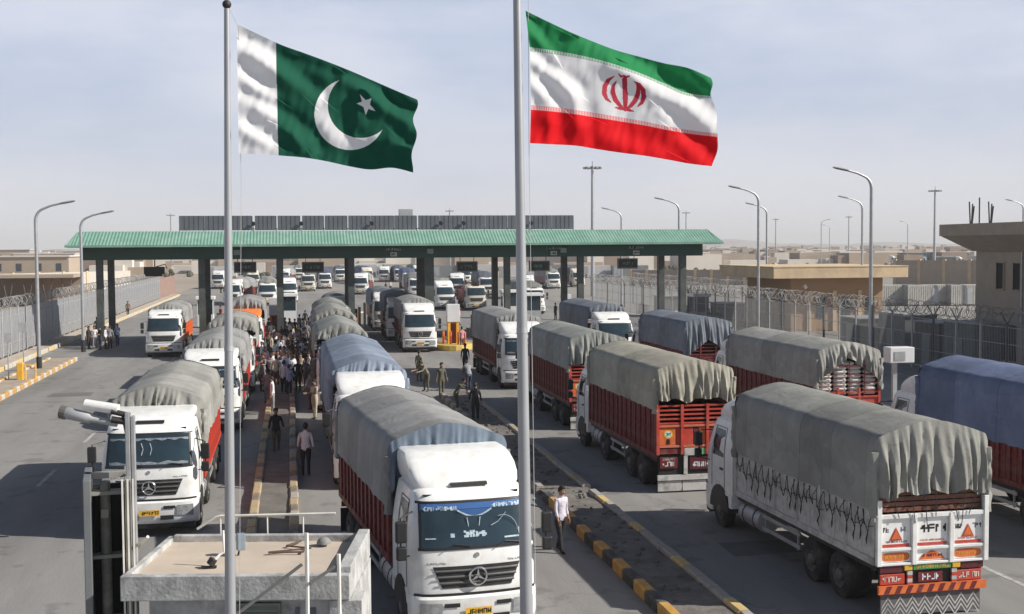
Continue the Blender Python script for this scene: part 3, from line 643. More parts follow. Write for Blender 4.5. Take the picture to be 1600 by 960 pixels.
def rear_red(t, L, hw, zt, seed=0, hi=2.75):
    y = L+.05
    def part(name, fn, mt, **k):
        m = MB(); fn(m); return obj(name, m, mt, t, loc=(0, y, 0), **k)
    part('gate_frame', lambda m: [RB(m, x-.045, x+.045, 1.2, hi, .0, .08) for x in (-1.2, -.42, .40, 1.2)], brred)
    for k in range(5): part('gate_rail', lambda m: RB(m, -1.2, 1.2, 2.14+.135*k, 2.19+.135*k, .0, .05), brred)
    part('gate_crossbar', lambda m: [RB(m, -1.2, 1.2, z, z+.07, .01, .06) for z in (1.42, 2.05)], mat('salmon_paint', (.6, .16, .09), .5, var=.2, stain=(.5, .35, .3), sf=.5))
    for k, (a, b, c) in enumerate(((-1.14, -.62, oran), (-.60, -.46, brred), (-.36, -.05, brred), (-.02, .12, redp), (.14, .34, oran), (.46, .66, redp), (.68, 1.14, brred))):
        p = part('gate_panel', lambda m: RB(m, a, b, 1.50, 2.03, -.03+.02*(k % 2), .02), c)
        if k == 0:
            e = MB(); n = 20; cx, cz = -.86, 1.83
            e.poly([(-(cx+.15*cos(2*pi*i/n)), .026, cz+.13*sin(2*pi*i/n)) for i in range(n)], 0); e.poly([(-(cx+.11*cos(2*pi*i/n)), .03, cz+.09*sin(2*pi*i/n)) for i in range(n)], 1)
            e.poly([(-(cx+x), .03, z) for x, z in ((-.06, 1.52), (.06, 1.52), (.05, 1.68), (-.05, 1.68))], 2)
            obj('painted_emblem', e, [yel, whitet, blackp], p); rglyph(t, 'emblem_lettering', 0, cx-.08, cx+.08, cz-.05, cz+.05, .034, 3, green, par=p)
    part('tail_board', lambda m: (RB(m, -1.15, -.38, 1.22, 1.38, .0, .04, 0), RB(m, -.34, .1, 1.16, 1.40, .0, .045, 1), RB(m, .1, 1.15, 1.18, 1.38, .0, .05, 2)), [redp, pale, mat('pale_green', (.2, .42, .2), .5, var=.2)])
    part('dark_backing', lambda m: RB(m, -1.15, 1.15, .55, 1.16, -.08, -.03), blackp)
    part('side_sign', lambda m: RB(m, -1.12, -.56, .78, 1.12, .0, .03), redp); rglyph(t, 'side_sign_lettering', y, -1.05, -.62, .84, .98, .037, 91, whitet); rglyph(t, 'side_sign_lettering', y, -1.05, -.62, 1.02, 1.09, .037, 95, pale)
    part('tail_post', lambda m: RB(m, -.36, -.24, .58, 1.15, .0, .05), pale)
    part('number_plate', lambda m: RB(m, -.16, .85, .72, 1.10, .0, .03), darkred); rglyph(t, 'plate_lettering', y, -.08, .75, .80, .95, .037, 55, whitet)
    part('striped_bar', lambda m: RB(m, -1.2, 1.2, .40, .56, -.02, .05), pale); part('mudflap', lambda m: [RB(m, -1.18+.8*k, -.42+.8*k, .06, .37, -.04, .0) for k in range(3)], pale)
    part('side_rope', lambda m: m.tube([(-1.22, .03, 2.9), (-1.25, .06, 2.4), (-1.2, .1, 1.6)], .012, 4), ropem)
def lacing(t, L0, L, hw, zhem, zlow, seed, side=1):
    rnd = random.Random(seed); y = L0+.1; x = side*(hw+.05)
    m = MB()
    while y < L-.2:
        w_ = rnd.uniform(.12, .22); zl = zlow+rnd.uniform(-.08, .12); j = rnd.uniform(-.1, .1)
        m.tube([(x, y, zhem), (x+side*.03, y+w_*.5, (zhem+zl)/2+j*.3), (x, y+w_, zl)], .009, 4); m.tube([(x, y+w_, zl), (x+side*.02, y+w_*1.5+j, (zhem+zl)/2), (x, y+w_*2, zhem)], .009, 4)
        m.tube([(x, y, zl+.18), (x+side*.03, y+w_, zl+.12), (x, y+w_*2, zl+.18+j*.4)], .010, 4)
        if rnd.random() < .6: m.tube([(x, y+w_, zl), (x+side*.03, y+w_+j*.5, zl-.14), (x+side*.02, y+w_, zl-.25)], [.010, .02, .006], 4)
        y += w_*2*rnd.uniform(.8, 1.1)
    obj('lacing_rope', m, ropem, t)
# ------------------------------------------------------------------ tarpaulin colours
t_grey = tarpmat('tarp_grey', (.22, .218, .212)); t_beige = tarpmat('tarp_beige_grey', (.235, .23, .21)); t_olive = tarpmat('tarp_olive_grey', (.20, .198, .18))
t_tan = tarpmat('tarp_tan', (.25, .235, .19)); t_blue = tarpmat('tarp_slate_blue', (.165, .195, .25), 2.4); t_navy = tarpmat('tarp_blue', (.10, .125, .20), 2.2)
t_dark = tarpmat('tarp_dark_blue_grey', (.12, .135, .16)); t_green = tarpmat('tarp_grey_green', (.195, .20, .185))
QM, QL, QR, QB = 'trucks queuing in the middle lane', 'trucks queuing in the left lanes', 'trucks queuing in the right lanes', 'trucks beyond the canopy'
# middle lane
a = truck('large white foreground truck with star grille, grey tarpaulin gathered blue at the front', 3.42, 22.7, L=9.6, rz=R(6.0), tm=t_grey, zs=2.3, zsh=3.58, zr=3.98, seed=0, lift=.2, rear='drape', group=QM)
ft = [c for c in a.children if c.name.startswith('tarpaulin_end')][0]; ft.data.materials[0] = tarpmat('tarp_blue_lining', (.12, .155, .20))
truck('long white truck with slate blue tarpaulin queuing directly behind the foreground star truck', 2.5, 38.2, L=15.2, tm=t_blue, zs=1.6, zsh=3.5, zr=3.92, seed=12, front='short', axles=3, group=QM)
truck('truck under a worn grey green tarpaulin, next behind the slate blue one', 2.35, 56.5, L=10.5, tm=t_green, zsh=3.5, zr=4.05, seed=3, lod=1, defl=False, group=QM, front='short')
truck('truck with pale olive arched tarpaulin, third in the middle lane queue', 2.5, 69.5, L=10, tm=t_olive, zsh=3.6, zr=4.15, seed=4, lod=1, defl=False, group=QM, front='short')
truck('olive tarpaulin truck in the middle queue entering under the canopy', 2.8, 83, L=10, tm=t_green, zsh=3.5, zr=4.0, seed=5, lod=2, group=QM)
truck('far olive truck of the middle queue standing beyond the canopy columns', 4.0, 104, L=9, tm=t_olive, zsh=3.3, zr=3.7, seed=6, lod=2, group=QM)
truck('white truck with grey tarpaulin leaving the toll lane beside the orange barrier', 9.2, 88.0, L=10, tm=t_grey, zsh=3.55, zr=3.9, seed=8, lod=1, defl=True, group=QM, rz=-.02)
truck('dark sided truck right behind the white truck leaving the toll lane', 8.9, 99.5, L=10, tm=t_dark, zsh=3.7, zr=4.0, seed=9, lod=2, group=QM, rz=-.02)
truck('third dark tarpaulin truck in line under the canopy by the thick column', 8.6, 111.5, L=10, tm=t_dark, zsh=3.6, zr=3.9, seed=10, lod=2, group=QM)
# left lanes
truck('nearest white truck in the left lane, with red side boards and grey tarpaulin', -3.75, 32.9, L=10.6, tm=t_beige, zs=2.25, dh=.5, zsh=3.36, zr=3.80, seed=14, front='tent', group=QL, side=brred, lift=.1)
truck('white truck with dark front flap and bright red boards, second in the left lane', -3.35, 51.4, L=11.4, tm=t_grey, zs=2.2, dh=.7, zsh=3.35, zr=3.78, seed=15, front='short', group=QL, side=brred)
truck('truck with raised beige arched tarpaulin, third in the left lane', -3.2, 65.0, L=9, tm=t_beige, zsh=3.6, zr=4.0, seed=16, lod=1, defl=False, group=QL, side=brred, front='short')
truck('truck with orange roof deflector and white cab in the left lane near the canopy', -3.1, 83, L=10, tm=t_grey, zsh=3.9, zr=4.25, seed=17, lod=1, deflpaint=orangep, group=QL, side=brred, front='short')
truck('white truck alone in the outer left lane with orange red side boards', -8.9, 88.5, L=10, tm=t_grey, dh=.6, zsh=3.3, zr=3.75, seed=18, lod=1, group=QL, side=oran, front='short', star=False)
# right lanes
truck('white cabbed truck facing us behind the right flagpole with brown sides and grey tarpaulin', 12.3, 63.6, L=11, tm=t_grey, zs=2.2, zsh=3.7, zr=4.0, seed=19, lod=0, group=QR, front='short')
b = truck('dark red truck seen from behind, just beyond the tan tarpaulin truck', 12.5, 59.5, away=True, L=10.6, tm=t_green, zs=2.6, zsh=3.75, zr=4.1, seed=20, group=QR, rear_kind='', front='short')
rear_red(b, 10.6, 1.25, 2.8)
b = truck('dark red truck with tan tarpaulin and bright red painted tailgate seen from behind', 12.1, 46.2, away=True, L=10.4, tm=t_tan, zs=2.65, zsh=3.8, zr=4.12, seed=21, group=QR, rear_kind='', front='short', rz=R(.6))
rear_red(b, 10.4, 1.25, 2.8)
b = truck('white truck seen from behind with laced side boards and painted tailgate, nearest on the right', 12.55, 32.4, away=True, L=9.65, tm=t_olive, side=pale, zs=2.3, zh=2.22, zsh=3.68, zr=4.05, seed=22, group=QR, rear_kind='', front='short', rz=R(1.6), lift=.12, post=1.05)
rear_white(b, 9.65, 1.25, 2.5); lacing(b, 2.5, 9.6, 1.25, 2.2, 1.72, 5, 1); lacing(b, 2.5, 9.6, 1.25, 2.2, 1.72, 6, -1)
truck('white cabbed truck with dark tarpaulin facing us in the outer right lane', 20.3, 74.6, L=11, tm=t_dark, dh=.75, zsh=3.6, zr=3.95, seed=23, lod=1, group=QR, front='short', star=False)
truck('dark blue grey tarpaulin truck seen from behind in the outer right lane', 21.0, 69.8, away=True, L=10.4, tm=t_dark, zsh=3.7, zr=4.0, seed=24, lod=0, group=QR, rear='tent', lift=-.5)
b = truck('truck with open tarpaulin showing stacked white sacks, seen from behind', 20.0, 52.8, away=True, L=11.4, tm=t_beige, zs=2.5, zsh=3.72, zr=4.1, seed=25, lod=0, group=QR, rear='tent', lift=.05, rear_kind='')
rear_generic(b, 11.44, 1.25, 1.22, 2.1, brred, 2.4, 0)
def sack(m):
    rs = []
    for k in range(7):
        u = -1+2*k/6; q = (1-u**4)**.5
        rs.append([(.29*u, .17*q*cos(2*pi*i/8)*.9-.0, .085*q*sin(2*pi*i/8)+.085) for i in range(8)])
    m.rings(rs)
for r_ in range(8):
    for k in range(4 if r_ < 7 else 3):
        cobj('sack', 'sack', sack, sackm, b, smooth=70, loc=(-.87+.58*k+(.0 if r_ < 7 else .29), 11.3+random.uniform(-.03, .03), 2.12+.155*r_), rz=random.uniform(-.05, .05))
for z in (2.55, 2.86, 3.17): obj('load_strap', (lambda m: (m.box(-1.15, 1.15, 11.50, 11.515, z, z+.03), m)[1])(MB()), redp, b)
for x in (-.6, 0, .6): obj('load_strap', (lambda m: (m.box(x-.015, x+.015, 11.50, 11.515, 2.1, 3.4), m)[1])(MB()), redp, b)
truck('truck with smooth blue tarpaulin cut by the right edge of the view', 20.3, 36.9, away=True, L=11.0, tm=t_navy, zs=2.25, zsh=3.82, zr=4.2, seed=26, lod=0, group=QR, front='drape', side=redp, hw=1.27)
# beyond the canopy
far = [(362, 478, white, 'behind the left flagpole', 1), (418, 478, white, 'parked left of the third column', 0), (452, 474, white, 'standing just right of the third column', 0),
       (508, 452, white, 'far down the yard under the second lane display', 1), (563, 461, white, 'just right of the fourth column', 0), (652, 466, white, 'with blue grey body left of the thick column', 0),
       (697, 484, white, 'half hidden by the thick column', 1), (762, 464, white, 'with dark trailer under the third lane display', 0), (823, 468, white, 'just right of the flagpole under the canopy', 0), (836, 492, white, 'waiting beside the toll booths', 1),
       (396, 452, cream, 'at the left of the yard behind the flagpole', 0), (482, 456, cream, 'tipper far down the open lane', 0), (600, 441, white, 'in the farthest row, left of centre', 1), (625, 441, white, 'in the farthest row, near centre', 0),
       (655, 438, white, 'in the farthest row, right of centre', 0), (728, 444, white, 'in the farthest row, by the third lane display', 1), (443, 447, white, 'second row behind the third column', 1), (532, 441, white, 'farthest row left of the fourth column', 0), (575, 444, cream, 'second row right of the fourth column', 0),
       (745, 486, cream, 'turning in the yard right of the thick column', 1), (714, 462, white, 'second row right of the thick column', 0), (866, 452, white, 'far row between the right columns', 1), (905, 449, cream, 'far row behind the seventh column', 0), (640, 452, white, 'third in the far middle line', 0), (340, 452, white, 'far row behind the second columns', 1), (468, 438, white, 'farthest row above the second display', 0)]
tms = [t_grey, t_beige, t_dark, t_navy, t_green]
for i, (px, py, pt, lb, fk) in enumerate(far):
    q = G(px, py); truck(('white' if pt is white else 'tan') + ' truck ' + lb, q.x, q.y, L=9 if i % 3 else 12, paint=pt, tm=None if pt is cream and i % 2 else tms[i % 5], zsh=3.2+.1*(i % 4), zr=3.7+.1*(i % 4), seed=40+i, lod=2, group=QB, rz=(-.15, 0, .1, 0)[i % 4], defl=i % 2 == 0, star=False)
# rows of far vehicles on the right plain
for i in range(15):
    q = G(1215+i*15.5+random.uniform(-3, 3), 414+random.uniform(-1.5, 3)); c = thing('parked_car', '', 'car', (q.x, q.y, 0), random.choice((.3, 1.4, -1.2, 0)), 'parked vehicles on the far right plain')
    c['label'] = ['white', 'silver', 'dark', 'grey'][i % 4] + ' car parked in the distant row beyond the tan buildings, ' + ['far left end', 'left end', 'left part', 'left of centre', 'near the centre', 'centre', 'just right of centre', 'right of centre', 'right part', 'behind the tall lamp', 'right of the tall lamp', 'near the mast', 'left of the mast', 'right end', 'far right end'][i]
    pm = [white, alum, dark, mat('grey_paint', (.3, .3, .32), .35)][i % 4]; K = 1.5
    cobj(('fcar', pm.name), 'body', lambda m: m.prism([(-2.2, .3), (-2.25, .75), (-1.3, .95), (2.1, 1.0), (2.25, .7), (2.2, .3)], -.87, .87), pm, c)
    cobj(('fcar2', pm.name), 'cabin', lambda m: m.prism([(-1.3, .95), (-.6, 1.42), (1.2, 1.45), (1.9, 1.0)], -.75, .75), pm, c)
    cobj('fcarw', 'window', lambda m: (m.prism([(-1.0, 1.0), (-.5, 1.36), (1.1, 1.38), (1.6, 1.0)], -.77, .77)), glass, c)
    for sx in (-.8, .8):
        for yy in (-1.4, 1.4): cobj('fcarwh', 'wheel', lambda m: m.tube([(-.1, 0, 0), (.1, 0, 0)], .33, 12), rubber, c, loc=(sx, yy, .33))
pos = [(1345, 412), (1372, 409), (1400, 412), (1425, 408), (1448, 413), (1478, 413), (1505, 415), (1260, 400), (1100, 404), (1130, 402), (1060, 410), (1020, 409), (985, 412)]
for i, (px, py) in enumerate(pos):
    q = G(px, py+2)
    truck(['white', 'tan'][i % 2] + ' lorry in the distant right hand parking field, ' + ['left of the tall lamp', 'right of the tall lamp', 'above the tan roof corner', 'beside the blue shed', 'left of the mast', 'right of the mast', 'by the tower building', 'far back in the field', 'right of the canopy end', 'farther right of the canopy end', 'under the canopy right end', 'left of the end column', 'between the right hand columns'][i], q.x, q.y, L=9.5, paint=[white, cream][i % 2], tm=[t_grey, None, t_beige, t_navy][i % 4], zsh=3.3, zr=3.7, seed=70+i, lod=2, group='lorries in the distant parking field', rz=[1.2, -.6, .8, 1.7][i % 4], star=False)
# ------------------------------------------------------------------ toll canopy
roofg = mat('green_roof_sheet', (.17, .32, .25), .6, var=.10, vs=1, stain=(.35, .45, .40), sf=.35, ss=.5)
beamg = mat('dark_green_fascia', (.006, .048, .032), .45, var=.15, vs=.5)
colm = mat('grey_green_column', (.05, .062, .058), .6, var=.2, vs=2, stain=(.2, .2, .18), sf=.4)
panelm = mat('grey_blue_panel', (.115, .12, .14), .5, var=.12, vs=1)
YC = 99.0
tc_ = thing('toll_canopy', 'long toll canopy with green corrugated roof and dark green fascia spanning the road', 'canopy', (8, YC, 0))
XL, XR = -16.8-8, 35.5-8
def roofslope(m):
    n = int((XR-XL)/.0625); zt = lambda x: .045*(1 if (int(round((x-XL)/.1)) % 4) < 2 else 0)
    for (ya, za, yb, zb) in ((-2.4, 7.95, .0, 9.02), (0.0, 9.02, 5.6, 9.0), (5.6, 9.0, 8.0, 7.95)):
        rs = []
        for (y, z) in ((ya, za), (yb, zb)):
            inset = .6 if z > 8.5 else 0
            rs.append([(max(XL+inset, min(XR-inset, XL+k*.0625)), y, z+.028*(1 if k % 4 < 2 else 0)) for k in range(n+1)])
        m.rings(rs, cap=(False, False), close=False)
m = MB(); roofslope(m); obj('roof_sheet', m, roofg, tc_)
m = MB(); m.box(XL, XR, -2.42, -2.36, 7.80, 7.97); m.box(XL, XR, 7.9, 7.98, 7.80, 7.94); obj('gutter', m, roofg, tc_)
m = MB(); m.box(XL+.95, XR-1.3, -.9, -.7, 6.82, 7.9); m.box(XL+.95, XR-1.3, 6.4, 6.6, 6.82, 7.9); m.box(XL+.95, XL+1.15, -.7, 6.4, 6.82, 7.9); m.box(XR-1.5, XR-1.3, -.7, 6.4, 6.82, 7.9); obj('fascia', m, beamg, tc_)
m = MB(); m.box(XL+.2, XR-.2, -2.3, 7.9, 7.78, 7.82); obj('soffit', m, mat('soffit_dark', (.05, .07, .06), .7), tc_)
m = MB(); m.quad((XL+.6, -1.9, 7.9), (XL+.6, 7.6, 7.9), (XL+.6, 5.6, 8.95), (XL+.6, 0, 8.95)); m.quad((XR-.6, -1.9, 7.9), (XR-.6, 7.6, 7.9), (XR-.6, 5.6, 8.95), (XR-.6, 0, 8.95)); obj('gable_sheet', m, roofg, tc_)
def column(x, y, wd=.5):
    def f(m):
        a = wd/2; m.box(-a, a, -.3, -.24, .5, 6.85); m.box(-a, a, .24, .3, .5, 6.85); m.box(-.04, .04, -.24, .24, .5, 6.85)
        m.box(-a*.86, -a*.78, -.24, .24, .5, 6.85); m.box(a*.78, a*.86, -.24, .24, .5, 6.85)
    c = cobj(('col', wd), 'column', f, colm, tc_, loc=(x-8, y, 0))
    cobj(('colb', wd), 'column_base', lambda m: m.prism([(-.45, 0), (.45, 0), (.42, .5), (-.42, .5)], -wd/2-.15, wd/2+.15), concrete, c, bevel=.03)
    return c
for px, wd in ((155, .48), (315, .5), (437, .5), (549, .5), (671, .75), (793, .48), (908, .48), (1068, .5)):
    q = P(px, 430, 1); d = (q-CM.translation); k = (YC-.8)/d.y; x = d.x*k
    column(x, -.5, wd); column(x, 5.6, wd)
# white lane signs and small lamps on the fascia
for px, kind in ((615, 0), (672, 1), (865, 0), (994, 0), (370, 1), (880, 1)):
    d = P(px, 392, 1)-CM.translation; x = d.x*(YC-.92)/d.y-8
    m = MB()
    if kind == 0:
        m.box(x-.26, x+.26, -.99, -.91, 6.95, 7.28); obj('lane_sign', m, mat('sign_pale', (.42, .46, .42), .5), tc_)
        g_ = MB(); glyphs(g_, x-.62, x+.62, 7.42, 7.62, rf(-.925), px, 1.3, th=.22); obj('lane_lettering', g_, mat('sign_grey', (.32, .38, .35), .6), tc_)
        g_ = MB(); glyphs(g_, x-.2, x+.2, 7.02, 7.2, rf(-1.0), px+1, 1.3, th=.25); obj('sign_digits', g_, blackt, tc_)
    else: m.box(x-.25, x+.25, -1.05, -.91, 7.15, 7.55); obj('fascia_lamp', m, mat('lamp_grey', (.2, .27, .24), .4), tc_, bevel=.03)
# lane displays hanging under the fascia
ledm = mat('led_dim', (.10, .22, .14), .5)
for px, py in ((383, 418), (489, 418), (730, 417), (843, 416), (981, 412)):
    q = P(px, py, 1)-CM.translation; k = (YC+.4)/q.y; p = CM.translation+q*k
    t = thing('lane_display', 'black lane display hanging under the canopy, ' + {383: 'just right of the left flagpole', 489: 'between the third and fourth columns', 730: 'just left of the right flagpole', 843: 'just right of the right flagpole', 981: 'rightmost of the row'}[px], 'display', p, group='lane displays under the canopy')
    obj('display_case', (lambda m: (m.box(-.88, .88, 0, .25, -.44, .44), m)[1])(MB()), mat('case_grey', (.16, .18, .17), .5), t, bevel=.02)
    s_ = obj('screen', (lambda m: (m.box(-.80, .80, -.02, -.002, -.34, .34), m)[1])(MB()), blackp, t)
    g_ = MB(); glyphs(g_, -.5, .5, -.12, .14, rf(-.026), px, 1.2, th=.2); obj('display_text', g_, ledm, s_)
    obj('hanger', (lambda m: (m.box(-.6, -.55, .1, .15, .44, 6.84-p.z+.0), m.box(.55, .6, .1, .15, .44, 6.84-p.z), m)[2])(MB()), dark, t)
q = P(242, 424, 97.5); t = thing('hanging_signal', 'black lane signal hanging under the left end of the canopy', 'signal', q)
obj('signal_box', (lambda m: (m.box(-.85, .75, -.1, .2, -.25, .35), m.box(-.75, .6, -.16, -.1, -.42, -.2), m)[2])(MB()), blackp, t, bevel=.05)
obj('signal_arm', (lambda m: (m.tube([(0, 0, .3), (0, 0, 1.2), (.1, 1, 7.0-q.z)], .05, 6), m.tube([(.1, 0, .35), (.8, 0, .55), (.95, 0, .2)], .04, 6), m)[2])(MB()), dark, t)
# dark panels on the canopy roof
t = thing('roof_screen', 'row of dark grey panels standing on top of the canopy roof', 'screen wall', (0, YC+3.5, 9.03))
x0 = (P(280, 350, 1)-CM.translation); x0 = x0.x*(YC+3.5)/x0.y; x1 = (P(896, 350, 1)-CM.translation); x1 = x1.x*(YC+3.5)/x1.y
npan = 17; st = (x1-x0)/npan; gaps = {3: .22, 4: .12, 5: .18, 6: .1, 7: .1, 10: .14}
for k in range(npan):
    g_ = gaps.get(k, .05)
    cobj(('rp', round(g_, 2), round(st, 2)), 'screen_panel', lambda m: (m.box(g_, st-.02, 0, .06, .12, 1.32), [m.box(g_+(st-g_)*j/5, g_+(st-g_)*j/5+.035, -.025, 0, .12, 1.32) for j in range(1, 5)]), panelm, t, loc=(x0+k*st, 0, 0))
obj('screen_frame', (lambda m: ([m.box(x0+k*st-.02, x0+k*st+.03, .06, .12, 0, 1.3) for k in range(npan+1)], m.box(x0, x1, .07, .12, .2, .27), m)[2])(MB()), dark, t)
for k in (3, 5, 8, 11, 12, 15): obj('floodlight', (lambda m: (m.tube([(x0+k*st+.1, -.35, .62), (x0+k*st+.1, -.1, .7)], .16, 10), m.tube([(x0+k*st+.1, -.15, 0), (x0+k*st+.1, -.15, .6)], .03, 5), m)[2])(MB()), blackp, t)
q = P(634, 331, 106); t = thing('rooftop_unit', 'grey box cabinet standing behind the dark panels on the canopy roof', 'cabinet', (q.x, q.y, 9.05))
obj('cabinet', (lambda m: (m.box(-.6, .6, -.3, .3, 1.0, 1.95), m.box(-.55, -.5, -.2, -.15, 0, 1), m.box(.5, .55, -.2, -.15, 0, 1), m)[3])(MB()), mat('pale_grey', (.38, .38, .38), .6), t, bevel=.02)
# ------------------------------------------------------------------ toll booths and barriers
def booth(px, py, label, col, h=2.9, wd=1.5, rz=0):
    q = G(px, py); t = thing('toll_booth', label, 'booth', (q.x, q.y, .15), rz, 'toll booths on the islands')
    a = wd/2
    obj('wall', (lambda m: (m.box(-a, a, -a, a, 0, 1.15, 1), m.box(-a, a, a-.08, a, 1.15, h-.3, 0), [m.box(sx*a-.06 if sx > 0 else -a, a if sx > 0 else -a+.06, -a, -a+.1, 1.15, h-.3, 0) for sx in (-1, 1)], m)[3])(MB()), [white, col], t)
    obj('window', (lambda m: (m.box(-a+.07, a-.07, -a+.03, -a+.05, 1.15, h-.3), m.box(a-.05, a-.03, -a+.1, a-.1, 1.15, h-.3), m.box(-a+.03, -a+.05, -a+.1, a-.1, 1.15, h-.3), m)[3])(MB()), glass, t)
    obj('roof', (lambda m: (m.box(-a-.15, a+.15, -a-.2, a+.15, h-.3, h), m)[1])(MB()), white, t, bevel=.03)
    return t
bigw = mat('booth_white', (.66, .66, .66), .45, var=.04)
def machine(px, py, label, wd, h, hb, col, rz=0):
    q = G(px, py); t = thing('lane_cabinet', label, 'cabinet', (q.x, q.y, .17), rz, 'lane cabinets beside the toll islands')
    obj('upper_box', (lambda m: (m.box(-wd/2, wd/2, -.35, .35, hb, h), m)[1])(MB()), bigw, t, bevel=.03)
    obj('base', (lambda m: (m.box(-wd/2+.05, -wd/2+.25, -.3, .3, 0, hb), m.box(wd/2-.25, wd/2-.05, -.3, .3, 0, hb), m.box(-wd/2+.25, wd/2-.25, .1, .3, 0, hb), m)[3])(MB()), col, t)
    obj('recess_panel', (lambda m: (m.box(-wd/2+.26, wd/2-.26, .0, .08, .1, hb-.15), m)[1])(MB()), redp, t)
machine(430, 523, 'tall white and orange lane cabinet beside the crowd', 1.0, 3.1, 1.55, oran)
machine(708, 545, 'white lane cabinet on yellow legs right of the white truck leaving the toll lane', .95, 3.2, 1.85, yel)
machine(884, 500, 'red brown lane cabinet left of the dark tarpaulin truck', 1.0, 2.5, 2.0, oran)
booth(795, 497, 'white glazed toll booth under the canopy behind the right flagpole', bigw)
booth(832, 505, 'grey glazed toll booth just right of the right flagpole', mat('booth_grey', (.35, .36, .36), .5))
booth(452, 505, 'white toll booth on the island between the left and middle queues', bigw)
booth(1092, 508, 'low guard booth at the right end of the canopy', mat('booth_grey', (.35, .36, .36), .5))
booth(322, 512, 'white toll booth beside the second pair of canopy columns', bigw)
def barrier(px, py, label, col, rz=0):
    q = G(px, py); t = thing('lane_barrier', label, 'barrier', (q.x, q.y, .15), rz, 'lane barriers and protective bollards')
    obj('housing', (lambda m: (m.box(-.2, .2, -.2, .2, 0, 1.1), m)[1])(MB()), col, t, bevel=.04)
    obj('boom', (lambda m: ([m.box(.2+.45*k, .2+.45*(k+1), -.06, -.01, .88, 1.0, k % 2) for k in range(7)], m)[1])(MB()), [whitet, brred], t)
q = G(36, 598); t = thing('lane_barrier', 'orange yellow barrier machine at the left picture edge on the kerb island', 'barrier', (q.x, q.y, .15), 0, 'lane barriers and protective bollards')
obj('housing', (lambda m: (m.box(-.3, .05, -.2, .2, 0, 1.0), m)[1])(MB()), yel, t, bevel=.04); obj('guard_hoop', (lambda m: (m.tube([(.15, 0, 0), (.15, 0, .9), (.7, 0, .9), (.7, 0, 0)], .05, 6), m)[1])(MB()), yel, t)
for k, (px, py, lb) in enumerate(((1030, 505, 'orange lane barrier far right under the canopy'), (560, 505, 'orange lane barrier right of the middle queue'))): barrier(px, py, lb, oran, .4)
q = G(723, 560); t = thing('island_nose', 'yellow rounded concrete nose guarding the toll island right of the white truck', 'kerb nose', (11.9, 90.8, 0))
obj('nose', (lambda m: (m.prism([(1.5*cos(a*pi/10), -2.2*sin(a*pi/10)) for a in range(11)]+[(-1.5, .8), (1.5, .8)], 0, .42, axis='z'), m)[1])(MB()), mat('nose_yellow', (.6, .42, .10), .7, var=.2, stain=(.4, .3, .2), sf=.5), t, bevel=.05)
obj('crash_post', (lambda m: ([m.tube([(x, -.3-.3*k, .4), (x, -.3-.3*k, 1.35)], .09, 8) for k, x in enumerate((-.7, -.2, .35, .8))], m)[1])(MB()), oran, t)
for px, py, lb in ((562, 522, 'yellow post beside the olive trucks of the middle queue'), (570, 512, 'second yellow post farther along the middle queue')):
    q = G(px, py); t = tag(obj('bollard', (lambda m: (m.box(-.12, .12, -.12, .12, 0, 2.4), m)[1])(MB()), mat('pale_yellow', (.6, .58, .25), .6), loc=q, bevel=.02), lb, 'bollard', 'yellow posts')
# ------------------------------------------------------------------ lamps
def lamp(px, Z, h, arm, label, dark_=False, long=1.7):
    d = P(px, 400, Z); x, y = d.x, d.y
    t = thing('street_lamp', label, 'street lamp', (x, y, 0), 0, 'curved single arm street lamps')
    s_ = arm; pts = [(0, 0, 0), (0, 0, h*.5), (0, 0, h-1.15)] + [(s_*.62*(1-cos(a*pi/16)), 0, h-1.15+.78*sin(a*pi/16)) for a in range(1, 7)]
    e = pts[-1]; pts += [(e[0]+s_*.5, 0, e[2]+.22), (s_*long, 0, e[2]+.42)]
    n = len(pts); key = ('lamp', round(h, 1), s_, long)
    cobj(key, 'lamp_post', lambda m: m.tube(pts, [.12-.06*k/(n-1) if k > 1 else .13-.02*k for k in range(n)], 8), steel, t, smooth=60)
    e = pts[-1]
    cobj(key+('h',), 'lamp_head', lambda m: m.rings([[(e[0]-s_*.25+s_*u*.95, .16*q*cos(a*pi/4), e[2]-.05+u*.18+.075*q*sin(a*pi/4)) for a in range(8)] for u, q in ((0, .5), (.15, 1), (.8, 1), (1, .5))]), mat('lamp_head_grey', (.25, .25, .26), .4), t, smooth=40)
    cobj('lbase', 'lamp_base', lambda m: m.tube([(0, 0, 0), (0, 0, .9)], .17, 8), dark, t)
lamp(57, 76.5, 10.6, 1, 'nearest curved street lamp on the left kerb island')
lamp(127, 90.5, 10.4, 1, 'second street lamp on the left kerb island, before the canopy end')
for px, Z, lb in ((1361, 71, 'tallest looking curved street lamp in front of the tan roofed building'), (1185, 92, 'curved street lamp at the left corner of the tan roofed building'), (1061, 113, 'curved street lamp in front of the right end of the canopy'), (971, 141, 'curved street lamp standing behind the canopy roof right of the tall mast')):
    lamp(px, Z, 12.0, -1, lb)
for px, Z, h, s_, lb in ((1347, 112, 12, -1, 'smaller street lamp just left of the tallest looking one'), (1198, 128, 12, -1, 'street lamp just right behind the one at the building corner'), (1283, 300, 14, 1, 'far street lamp left of centre of the right plain'), (1418, 330, 14, -1, 'far street lamp above the tan roof end'), (1296, 380, 14, -1, 'farthest thin lamp of the right plain'), (1598, 150, 13, -1, 'lamp peeking over the tower building roof')):
    lamp(px, Z, h, s_, lb, long=1.7)
